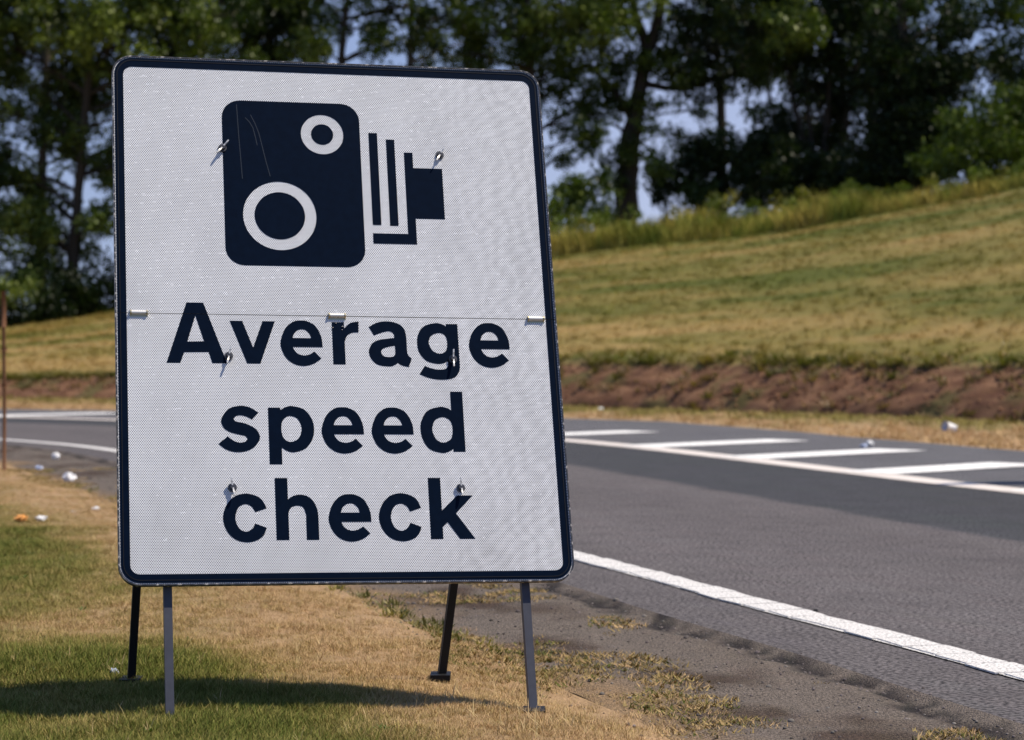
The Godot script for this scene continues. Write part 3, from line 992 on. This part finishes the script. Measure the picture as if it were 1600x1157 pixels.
	for i in 22000:
		var s := rng.randf_range(20.0, 58.0)
		var q := rng.randf()
		var u := CREST_U - 0.4 + 3.6 * q
		var p := on_road(s, u)
		if absf(p.x) > 0.24 * p.y + 2.0:
			continue
		var n := noise_b.get_noise_2d(p.x * 1.5, p.y * 1.5)
		var size := along(p.x, [-14, -8, -2, 1, 6, 8, 11], [0.25, 0.3, 0.75, 0.9, 1.0, 0.6, 0.5]) * rng.randf_range(0.55, 1.0) * (0.85 + 0.6 * n)
		var c := Color(0.17, 0.20, 0.035).lerp(Color(0.40, 0.32, 0.08), clampf(0.5 + 1.4 * noise_a.get_noise_2d(p.x, p.y) + rng.randf_range(-0.3, 0.35), 0.0, 1.0))
		tall.append([Vector3(p.x, height(p, u) - 0.03, -p.y), size, vary(c)])
	var clumps := []
	for i in 900:
		var s := rng.randf_range(24.0, 58.0)
		var u := CREST_U - 0.2 + 3.4 * rng.randf()
		var p := on_road(s, u)
		if absf(p.x) > 0.24 * p.y + 2.0 or p.x < -5.0:
			continue
		var h := rng.randf_range(0.15, 0.75) * along(p.x, [-5, -1, 1, 6, 8, 11], [0.3, 0.6, 1.0, 1.1, 0.6, 0.5])
		var warm := smoothstep(-0.1, 0.45, noise_a.get_noise_2d(p.x * 1.3, p.y)) * (0.4 + 0.6 * h)
		var light := Color(0.2, 0.25, 0.042).lerp(Color(0.42, 0.33, 0.07), warm)
		clumps.append([Vector3(p.x, height(p, u) + h, -p.y), rng.randf_range(0.1, 0.24), 70, 0.075, light * 0.35, light])
	var weeds_on_crest := part("crest_weeds", leaf_mesh(clumps), M.leaf, self)
	weeds_on_crest.set_meta("kind", "stuff")
	scatter("tall_grass", tuft(24, 0.75, 0.24, 0.016, 0.8, true), tall, M.blade)


# ------------------------------------------------------------------ the folding sign
const FACE_X := Vector3(0.9742, -0.0115, -0.2253)
const FACE_Y := Vector3(-0.0630, 0.9450, -0.3210)
const FACE_0 := Vector3(-0.8775, 0.3244, -5.4311)
const WIDE := 1.05
const TALL := 1.303
const FOLD := 0.647

var face := Transform3D()
var baked := {}
var waiting := {}


func smooth_loop(pts: Array) -> PackedVector2Array:
	# closed outline in millimetres; [x, y] lies on a curve, [x, y, 1] is a corner
	var n := pts.size()
	var out := PackedVector2Array()
	for i in n:
		var p1 := Vector2(pts[i][0], pts[i][1])
		var p2 := Vector2(pts[(i + 1) % n][0], pts[(i + 1) % n][1])
		var c1: bool = pts[i].size() > 2
		var c2: bool = pts[(i + 1) % n].size() > 2
		out.append(p1 * 0.001)
		if c1 and c2:
			continue
		var p0 := p1 if c1 else Vector2(pts[(i - 1 + n) % n][0], pts[(i - 1 + n) % n][1])
		var p3 := p2 if c2 else Vector2(pts[(i + 2) % n][0], pts[(i + 2) % n][1])
		for k in range(1, 6):
			out.append(p1.cubic_interpolate(p2, p0, p3, k / 6.0) * 0.001)
	return out


func corners(pts: Array) -> PackedVector2Array:
	var out := PackedVector2Array()
	for p in pts:
		out.append(Vector2(p[0], p[1]) * 0.001)
	return out


func round_rect(x0: float, y0: float, x1: float, y1: float, r: float) -> PackedVector2Array:
	var out := PackedVector2Array()
	for q in [[x1 - r, y0 + r, -90], [x1 - r, y1 - r, 0], [x0 + r, y1 - r, 90], [x0 + r, y0 + r, 180]]:
		for k in 9:
			var a := deg_to_rad(q[2] + k * 11.25)
			out.append(Vector2(q[0] + r * cos(a), q[1] + r * sin(a)))
	return out


func disc(x: float, y: float, r: float, n := 48) -> PackedVector2Array:
	var out := PackedVector2Array()
	for k in n:
		out.append(Vector2(x + r * cos(TAU * k / n), y + r * sin(TAU * k / n)))
	return out


func plan(key: String, outer: Array, holes: Array, thick: float) -> void:
	# a flat shape of that thickness in the x-y plane, from z = -thick to z = 0; baked later, all together
	var c := CSGCombiner3D.new()
	c.name = "shape_" + key
	for i in outer.size() + holes.size():
		var cut := i >= outer.size()
		var poly: PackedVector2Array = holes[i - outer.size()] if cut else outer[i]
		if Geometry2D.is_polygon_clockwise(poly):
			poly.reverse()
		var g := CSGPolygon3D.new()
		g.name = "outline"
		var big := PackedVector2Array()   # cut out at a hundred times the size, where the boolean is exact
		for q in poly:
			big.append(q * 100.0)
		g.polygon = big
		g.mode = CSGPolygon3D.MODE_DEPTH
		g.depth = 100.0 * (thick + (0.02 if cut else 0.0))
		g.position.z = 1.0 if cut else 0.0
		g.operation = CSGShape3D.OPERATION_SUBTRACTION if cut else CSGShape3D.OPERATION_UNION
		c.add_child(g, true)
	add_child(c)
	waiting[key] = c


func bake_all() -> void:
	for i in 3:
		await get_tree().process_frame
	for key in waiting:
		var whole: ArrayMesh = waiting[key].bake_static_mesh()
		var st := SurfaceTool.new()
		st.append_from(whole, 0, Transform3D(Basis.from_scale(Vector3.ONE * 0.01), Vector3.ZERO))
		baked[key] = st.commit()
		remove_child(waiting[key])
		waiting[key].free()
	waiting.clear()


func beam(a: Vector3, b: Vector3, w: float, d: float, across: Vector3) -> Array:
	var m := BoxMesh.new()
	m.size = Vector3(w, a.distance_to(b), d)
	var y := (b - a).normalized()
	var z := across.cross(y).normalized()
	return [m, Transform3D(Basis(y.cross(z), y, z), (a + b) * 0.5)]


const GLYPHS := {
	"A": [[[0, 0, 1], [32, 0, 1], [41, 26, 1], [98, 27, 1], [106, 0, 1], [140, 0, 1], [88, 149, 1], [49, 149, 1]], [[49, 52, 1], [88, 53, 1], [69, 117, 1]]],
	"v": [[[0, 105, 1], [29, 105, 1], [53, 39, 1], [77, 105, 1], [106, 105, 1], [69, 0, 1], [38, 0, 1]]],
	"e": [[[99, 42, 1], [96.5, 68], [84, 94], [66, 105.5], [49, 108], [30, 104], [11, 86], [0, 55], [3, 32], [14, 12], [32, -1], [54, -5], [77, 1], [95, 14, 1], [79, 31, 1], [68, 24], [55, 21], [42, 24], [33, 32], [28.5, 42, 1]],
		[[28.5, 64, 1], [33, 76], [42, 84], [51, 86], [60, 84], [69, 75], [72.5, 64, 1]]],
	"r": [[[0, 0, 1], [29, 0, 1], [29, 57, 1], [36, 72], [48, 79], [63, 80, 1], [64, 107, 1], [49, 105], [38, 99], [29, 89, 1], [29, 105, 1], [0, 105, 1]]],
	"a": [[[2, 94, 1], [22, 105], [47, 109], [71, 104], [86, 92], [91, 72], [91.5, 45], [92, 30], [95, 22], [102, 16, 1], [94, -5, 1], [84, -3], [75, 0], [68, 5, 1], [57, -2], [44, -4], [20, 0], [5, 14], [0, 33], [7, 51], [20, 60], [37, 64], [62, 67, 1], [62, 75], [58, 81], [50, 84], [38, 82], [26, 78], [14, 73, 1]],
		[[63, 48, 1], [47, 45], [34, 40], [29, 31], [34, 22], [46, 19], [58, 21], [63, 29]]],
	"g": [[[72, 104, 1], [100, 104, 1], [100.5, 0, 1], [99, -12], [91, -26], [75, -34], [50, -36], [25, -32], [2, -23, 1], [15, -2, 1], [31, -8], [49, -11], [65, -9], [71, -2], [72, 11, 1], [60, 5], [43, 4], [20, 11], [4, 31], [0, 56], [4, 79], [19, 98], [46, 106], [61, 104], [72, 98, 1]],
		[[28, 56], [35, 74], [52, 81], [65, 78], [72, 66], [72, 45], [65, 33], [53, 29], [37, 36]]],
	"s": [[[94, 94, 1], [75, 106], [52, 110], [25, 102], [8, 77], [13, 57], [28, 46], [50, 40], [62, 37], [67, 30], [61, 23], [48, 21], [34, 26], [22, 36, 1], [0, 18, 1], [20, 3], [49, -2], [78, 7], [96, 31], [88, 53], [66, 66], [50, 70], [40, 73], [37, 79], [42, 85], [53, 87], [66, 84], [79, 77, 1]]],
	"p": [[[0, -31, 1], [29, -31, 1], [29, 9, 1], [42, 1], [58, -2], [84, 7], [101, 29], [106, 55], [101, 80], [84, 102], [56, 110], [40, 107], [28.5, 100, 1], [28.5, 106, 1], [0, 106, 1]],
		[[29.5, 54], [32, 72], [40, 82], [52, 86], [69, 78], [77, 55], [69, 32], [52, 23], [39, 27], [32, 37]]],
	"d": [[[105, 0, 1], [105, 148, 1], [76, 148, 1], [76, 102, 1], [64, 108], [48, 110], [20, 101], [4, 78], [0, 54], [5, 28], [20, 6], [48, -3], [64, 0], [76, 7, 1], [76, 0, 1]],
		[[28, 54], [36, 77], [54, 85], [69, 79], [76, 66], [76, 44], [69, 29], [52, 22], [36, 31]]],
	"c": [[[100, 75, 1], [91, 94], [76, 105], [52, 110], [27, 103], [8, 82], [0, 52], [8, 22], [27, 2], [53, -5], [77, 0], [92, 12], [99, 29, 1], [73, 39, 1], [66, 27], [52, 20], [36, 28], [28, 52], [36, 77], [52, 85], [66, 79], [74, 66, 1]]],
	"h": [[[0, 0, 1], [29, 0, 1], [29, 62, 1], [35, 76], [49, 81], [63, 77], [69.5, 60], [69.5, 48, 1], [69.5, 0, 1], [98, 0, 1], [98, 50, 1], [96, 72], [87, 92], [73, 104], [56, 107], [41, 104], [29, 96, 1], [29, 147, 1], [0, 147, 1]]],
	"k": [[[0, 0, 1], [29, 0, 1], [29, 28, 1], [41, 40, 1], [69, 0, 1], [105, 0, 1], [62, 61, 1], [104, 104, 1], [67, 104, 1], [29, 68, 1], [29, 147, 1], [0, 147, 1]]],
}


func moved(poly: PackedVector2Array, by: Vector2) -> PackedVector2Array:
	var out := PackedVector2Array()
	for p in poly:
		out.append(p + by)
	return out


func build_sign() -> void:
	var foot := Vector3(-0.42, 0, -5.55)
	var t := thing("road_sign", foot, "folding white road sign with a camera symbol reading Average speed check", "road sign")
	var fy := (FACE_Y - FACE_X * FACE_Y.dot(FACE_X)).normalized()
	var fx := FACE_X.normalized()
	face = Transform3D(Basis(fx, fy, fx.cross(fy)), FACE_0 - foot)
	# flat shapes
	var slab := round_rect(0, 0, WIDE, TALL, 0.046)
	var inner := round_rect(0.024, 0.0235, 1.026, 1.2765, 0.021)
	var above := PackedVector2Array([Vector2(-0.1, FOLD + 0.0008), Vector2(1.2, FOLD - 0.0012), Vector2(1.2, 1.5), Vector2(-0.1, 1.5)])
	var below := PackedVector2Array([Vector2(-0.1, -0.2), Vector2(1.2, -0.2), Vector2(1.2, FOLD - 0.0026), Vector2(-0.1, FOLD - 0.0006)])
	var slot := PackedVector2Array([Vector2(-0.1, FOLD - 0.0006), Vector2(1.2, FOLD - 0.0026), Vector2(1.2, FOLD - 0.0012), Vector2(-0.1, FOLD + 0.0008)])
	for half in [["upper", below], ["lower", above]]:
		plan(half[0] + "_slab", [slab], [half[1], slot], 0.011)
		plan(half[0] + "_film", [round_rect(0.001, 0.001, WIDE - 0.001, TALL - 0.001, 0.045)], [half[1], slot], 0.0006)
		plan(half[0] + "_border", [round_rect(0.003, 0.003, WIDE - 0.003, TALL - 0.003, 0.043)], [inner, half[1], slot], 0.0009)
		plan(half[0] + "_edging", [round_rect(-0.0025, -0.0025, WIDE + 0.0025, TALL + 0.0025, 0.048)], [round_rect(0.0006, 0.0006, WIDE - 0.0006, TALL - 0.0006, 0.0455), half[1], slot], 0.016)
		plan(half[0] + "_bead", [round_rect(0.0085, 0.0085, WIDE - 0.0085, TALL - 0.0085, 0.0385)], [round_rect(0.0103, 0.0103, WIDE - 0.0103, TALL - 0.0103, 0.037), half[1], slot], 0.0022)
	plan("camera_body", [round_rect(0.258, 0.771, 0.5925, 1.197, 0.045)], [disc(0.500, 1.114, 0.052), disc(0.390, 0.899, 0.088, 64)], 0.0009)
	plan("lens_small", [disc(0.500, 1.114, 0.027)], [], 0.0009)
	plan("lens_large", [disc(0.390, 0.899, 0.0605, 64)], [], 0.0009)
	plan("bellows_a", [corners([[614, 881], [635, 881], [635, 1122], [614, 1122]])], [], 0.0009)
	plan("bellows_b", [corners([[656.5, 880], [677, 880], [677, 1106], [656.5, 1106]])], [], 0.0009)
	plan("viewfinder", [corners([[613.5, 833], [720, 833], [720, 900], [792, 900], [792, 1032.5], [720.5, 1032.5], [720.5, 1073], [699.5, 1073], [699.5, 859.5], [613.5, 859.5]])], [], 0.0009)
	for glyph in GLYPHS:
		var holes := []
		if GLYPHS[glyph].size() > 1:
			holes.append(smooth_loop(GLYPHS[glyph][1]))
		if glyph == "A":
			holes.append(moved(slot, Vector2(-0.114, -0.526)))
		plan("letter_" + glyph, [smooth_loop(GLYPHS[glyph][0])], holes, 0.0009)
	plan("wing", [corners([[3, 1], [8, 1.5], [18, 4], [22, 7.5], [21, 11], [14, 10.5], [8, 8.5], [3, 8]])], [], 0.0032)
	await bake_all()
	# the two halves
	for half in ["upper", "lower"]:
		var p := part(half + "_panel", baked[half + "_slab"], M.back, t, face.translated_local(Vector3(0, 0, -0.0009)))
		var up := Vector3(0, 0, 0.0009)
		part("reflective_sheeting", baked[half + "_film"], M.sheeting, p, Transform3D(Basis(), up))
		part("border", baked[half + "_border"], M.navy, p, Transform3D(Basis(), up + Vector3(0, 0, 0.0008)))
		part("edge_strip", baked[half + "_edging"], M.edging, p, Transform3D(Basis(), up + Vector3(0, 0, 0.0022)))
		part("edge_bead", baked[half + "_bead"], M.black, p, Transform3D(Basis(), up + Vector3(0, 0, 0.0016)))
		var film := up + Vector3(0, 0, 0.0007)
		if half == "upper":
			for q in [["camera_body", "camera_body"], ["camera_lens", "lens_small"], ["camera_lens", "lens_large"], ["bellows_bar", "bellows_a"], ["bellows_bar", "bellows_b"], ["viewfinder", "viewfinder"]]:
				part(q[0], baked[q[1]], M.navy, p, Transform3D(Basis(), film))
			for line in [[[314, 1152], [324, 1141], [332, 1126], [338, 1098], [341, 1080]], [[327, 1160], [337, 1138], [346, 1112], [361, 1038], [370, 1000]], [[294, 1186], [297, 1108], [303, 992]]]:
				var pl := corners(line)
				var poly: PackedVector2Array = Geometry2D.offset_polyline(pl, 0.0011, Geometry2D.JOIN_ROUND, Geometry2D.END_ROUND)[0]
				part("scratch", flat_mesh(poly), M.scratch, p, Transform3D(Basis(), film + Vector3(0, 0, 0.0003)))
		for row in [["A", 114, 526], ["v", 263, 526], ["e", 381, 526], ["r", 504, 526], ["a", 590, 526], ["g", 707, 526], ["e", 833, 526], ["s", 229, 312], ["p", 346, 312], ["e", 470, 312], ["e", 588, 312], ["d", 704, 312], ["c", 235, 101], ["h", 356, 101], ["e", 478, 101], ["c", 595, 101], ["k", 715, 101]]:
			if half == "lower":
				part("letter", baked["letter_" + row[0]], M.navy, p, Transform3D(Basis(), film + Vector3(row[1], row[2], 0) * 0.001))
		if half == "lower":
			for b in [[514, 628, 2.2], [506, 617, 2.0], [529, 620, 2.6], [528, 612, 1.6]]:
				var rivet := SphereMesh.new()
				rivet.radius = b[2] * 0.001
				rivet.height = b[2] * 0.0006
				rivet.radial_segments = 10
				rivet.rings = 5
				part("rivet", rivet, M.paper, p, Transform3D(Basis(), film + Vector3(b[0], b[1], 0.3) * 0.001))
	# hinges along the fold
	for h in [52, 517, 1001]:
		var o := Node3D.new()
		o.name = "hinge"
		o.transform = face.translated_local(Vector3(h * 0.001, FOLD - (h - 500) * 0.0000016, 0.0012))
		t.add_child(o, true)
		var barrel := CylinderMesh.new()
		barrel.top_radius = 0.0056
		barrel.bottom_radius = 0.0056
		barrel.height = 0.034
		part("barrel", barrel, M.zinc, o, Transform3D(Basis(Vector3.BACK, PI / 2), Vector3.ZERO))
		var cap := CylinderMesh.new()
		cap.top_radius = 0.0068
		cap.bottom_radius = 0.0068
		cap.height = 0.0032
		for s in [-1, 1]:
			part("end_cap", cap, M.brass, o, Transform3D(Basis(Vector3.BACK, PI / 2), Vector3(s * 0.0188, 0, 0)))
		var leaf := BoxMesh.new()
		leaf.size = Vector3(0.042, 0.006, 0.002)
		part("hinge_leaf", leaf, M.brass, o, Transform3D(Basis(), Vector3(0, -0.0075, -0.002)))
	# wing nuts
	var washer := CylinderMesh.new()
	washer.top_radius = 0.0098
	washer.bottom_radius = 0.0104
	washer.height = 0.003
	var hub := CylinderMesh.new()
	hub.top_radius = 0.005
	hub.bottom_radius = 0.0068
	hub.height = 0.008
	hub.radial_segments = 14
	for n in [[257, 1070, -42], [788, 1068, -32], [258, 543, -14], [791, 541, -3], [258, 225, 8], [792, 223, 2]]:
		var o := Node3D.new()
		o.name = "wing_nut"
		o.transform = face.translated_local(Vector3(n[0] * 0.001, n[1] * 0.001, 0.0022)).rotated_local(Vector3.BACK, deg_to_rad(n[2]))
		t.add_child(o, true)
		var lie := Basis(Vector3.RIGHT, PI / 2)
		part("washer", washer, M.steel, o, Transform3D(lie, Vector3.ZERO))
		part("hub", hub, M.steel, o, Transform3D(lie, Vector3(0, 0, 0.005)))
		for s in [-1.0, 1.0]:
			# plate in the plane of the nut's axis: shape x -> outwards along +-y, shape y -> z
			var b := Basis(Vector3(0, s, 0), Vector3(0, 0, 1), Vector3(s, 0, 0))
			part("wing", baked["wing"], M.zinc, o, Transform3D(b, Vector3(0.0013 * s, 0, 0.002)))
	# frame behind the face
	var on_face := func(x, y, z): return face * Vector3(x, y, z)
	var foot_plate := BoxMesh.new()
	foot_plate.size = Vector3(0.05, 0.016, 0.08)
	for x in [0.1085, 0.9375]:
		var q := beam(on_face.call(x, -0.338, -0.030), on_face.call(x, 1.24, -0.030), 0.019, 0.019, face.basis.x)
		part("front_leg", q[0], M.leg, t, q[1])
		part("foot", foot_plate, M.leg_dark, t, Transform3D(Basis(), Vector3((face * Vector3(x, -0.338, -0.03)).x, 0.02, (face * Vector3(x, -0.338, -0.03)).z)))
	for y in [0.12, 0.52, 0.78, 1.18]:
		var q := beam(on_face.call(0.04, y, -0.0156), on_face.call(1.01, y, -0.0156), 0.03, 0.0085, face.basis.y)
		part("back_rail", q[0], M.back, t, q[1])
	for l in [[Vector3(-0.841, 1.442, -5.886), Vector3(-0.955, 0.0, -6.08)], [Vector3(0.007, 1.432, -6.082), Vector3(-0.1815, 0.0, -6.16)]]:
		var q := beam(l[0] - foot, l[1] - foot, 0.0195, 0.0195, face.basis.x)
		part("rear_leg", q[0], M.leg_dark, t, q[1])
		part("foot", foot_plate, M.leg_dark, t, Transform3D(Basis(), Vector3(l[1].x - foot.x, 0.02, l[1].z - foot.z)))

	# its twin on the other side of the lane, outside the view; its shadow reaches across the margin line
	var twin := t.duplicate() as Node3D
	twin.name = numbered("road_sign")
	add_child(twin)
	twin.rotation.y = PI - 0.12
	var corner: Vector3 = twin.basis * (face * Vector3(WIDE, 0, 0))
	twin.position = Vector3(3.24 - corner.x, 0, -15.35 - corner.z)
	tag(twin, "second folding road sign standing on the hatched margin past the right edge", "road sign")


func flat_mesh(poly: PackedVector2Array) -> ArrayMesh:
	var st := SurfaceTool.new()
	st.begin(Mesh.PRIMITIVE_TRIANGLES)
	st.set_normal(Vector3.BACK)
	var idx := Geometry2D.triangulate_polygon(poly)
	for k in range(0, idx.size(), 3):
		var flip: bool = (poly[idx[k + 1]] - poly[idx[k]]).cross(poly[idx[k + 2]] - poly[idx[k]]) > 0.0
		for j in ([0, 2, 1] if flip else [0, 1, 2]):
			st.add_vertex(Vector3(poly[idx[k + j]].x, poly[idx[k + j]].y, 0))
	return st.commit()


# ------------------------------------------------------------------ small things
func build_post() -> void:
	var at := Vector3(-3.415, 0.0, -16.33)
	var t := thing("rusty_post", at, "thin rusty iron post with two collars standing at the left edge of the verge", "post")
	part("rod", tube([Vector3(0, -0.05, 0), Vector3(0.004, 0.5, 0), Vector3(0, 0.86, 0), Vector3(-0.002, 1.21, 0)], [0.0125, 0.012, 0.012, 0.0125], 9), M.rust, t)
	for y in [0.585, 0.835]:
		part("collar", tube([Vector3(0.003, y - 0.014, 0), Vector3(0.003, y + 0.014, 0)], [0.019, 0.019], 10), M.rust, t)
	part("sleeve", tube([Vector3(0, 0.98, 0), Vector3(-0.002, 1.225, 0)], [0.016, 0.016], 10), M.rust, t)


func crumpled(seed_: int, size: Vector3, rough := 0.5) -> ArrayMesh:
	var n := FastNoiseLite.new()
	n.seed = seed_
	n.frequency = 0.9
	var s := SphereMesh.new()
	s.radial_segments = 14
	s.rings = 8
	s.radius = 0.5
	s.height = 1.0
	var st := SurfaceTool.new()
	st.begin(Mesh.PRIMITIVE_TRIANGLES)
	st.set_smooth_group(-1)
	var a := s.get_mesh_arrays()
	var v: PackedVector3Array = a[Mesh.ARRAY_VERTEX]
	for i in a[Mesh.ARRAY_INDEX]:
		var p: Vector3 = v[i]
		st.add_vertex(p * (1.0 + rough * (n.get_noise_3dv(p * 4.0) + 0.7 * n.get_noise_3dv(p * 9.0))) * size + Vector3(0, size.y * 0.4, 0))
	st.generate_normals()
	return st.commit()


func build_litter() -> void:
	var list := [
		["crumpled_wrapper", Vector3(-2.26, 0.02, -11.66), Vector3(0.07, 0.03, 0.06), M.paper, "white end of a crumpled food wrapper lying on the grass left of the sign", "litter"],
		["crumpled_wrapper", Vector3(-2.35, 0.02, -11.63), Vector3(0.075, 0.04, 0.06), M.paper_orange, "orange crumpled food wrapper lying on the grass left of the sign", "litter"],
		["crumpled_paper", Vector3(-2.81, 0.0, -15.41), Vector3(0.10, 0.07, 0.09), M.paper, "largest white crumpled paper where the dry grass meets the gravel", "litter"],
		["crumpled_paper", Vector3(-3.47, 0.0, -18.46), Vector3(0.07, 0.06, 0.06), M.paper, "small white crumpled paper on the gravel beside the edge line", "litter"],
		["crumpled_paper", Vector3(-3.28, 0.0, -16.84), Vector3(0.06, 0.035, 0.06), M.paper_blue, "pale blue scrap of paper near the foot of the rusty post", "litter"],
		["crumpled_paper", Vector3(-2.11, 0.02, -12.32), Vector3(0.04, 0.03, 0.04), M.paper, "tiny white paper ball on the dry grass close to the sign", "litter"],
		["crumpled_paper", Vector3(-2.19, 0.02, -12.1), Vector3(0.045, 0.02, 0.05), M.paper_grey, "greyish flattened scrap on the grass next to the tiny white ball", "litter"],
		["crumpled_paper", Vector3(-1.015, 0.02, -6.2), Vector3(0.03, 0.018, 0.025), M.paper_blue, "bluish white scrap beside the left rear leg of the sign", "litter"],
		["crumpled_paper", Vector3(1.11, 0.03, -30.54), Vector3(0.10, 0.06, 0.1), M.paper, "white scrap on the dry verge beyond the hatching", "litter"],
		["crumpled_bag", Vector3(3.05, 0.0, -20.68), Vector3(0.13, 0.06, 0.08), M.paper, "white crumpled plastic bag at the end of a hatch line", "litter"],
		["crumpled_bag", Vector3(2.97, 0.0, -20.5), Vector3(0.07, 0.035, 0.05), M.paper_blue, "blue crumpled corner of plastic beside the white bag", "litter"],
		["crumpled_rag", Vector3(0.98, 0.0, -7.83), Vector3(0.035, 0.012, 0.02), M.rubber, "black rubber fragment lying on the lane beside the edge line", "litter"],
	]
	var k := 0
	for l in list:
		k += 1
		var o := part(l[0], crumpled(100 + k, l[2] * 0.8, 0.9), l[3], self, Transform3D(Basis(Vector3.UP, k * 1.7), l[1]))
		tag(o, l[4], l[5], "litter along the road")
	# a paper cup on the far verge
	var cup := thing("paper_cup", Vector3(4.09, 0.05, -22.69), "grey and white paper cup lying on the dry far verge", "cup", "litter along the road")
	var lie := Transform3D(Basis(Vector3.BACK, 1.35).rotated(Vector3.UP, 0.5), Vector3(0, 0.045, 0))
	part("cup_wall", tube([Vector3(0, -0.06, 0), Vector3(0, 0.06, 0)], [0.034, 0.046], 16), M.paper, cup, lie)
	part("cup_rim", tube([Vector3(0, 0.055, 0), Vector3(0, 0.062, 0)], [0.049, 0.049], 16), M.paper_grey, cup, lie)
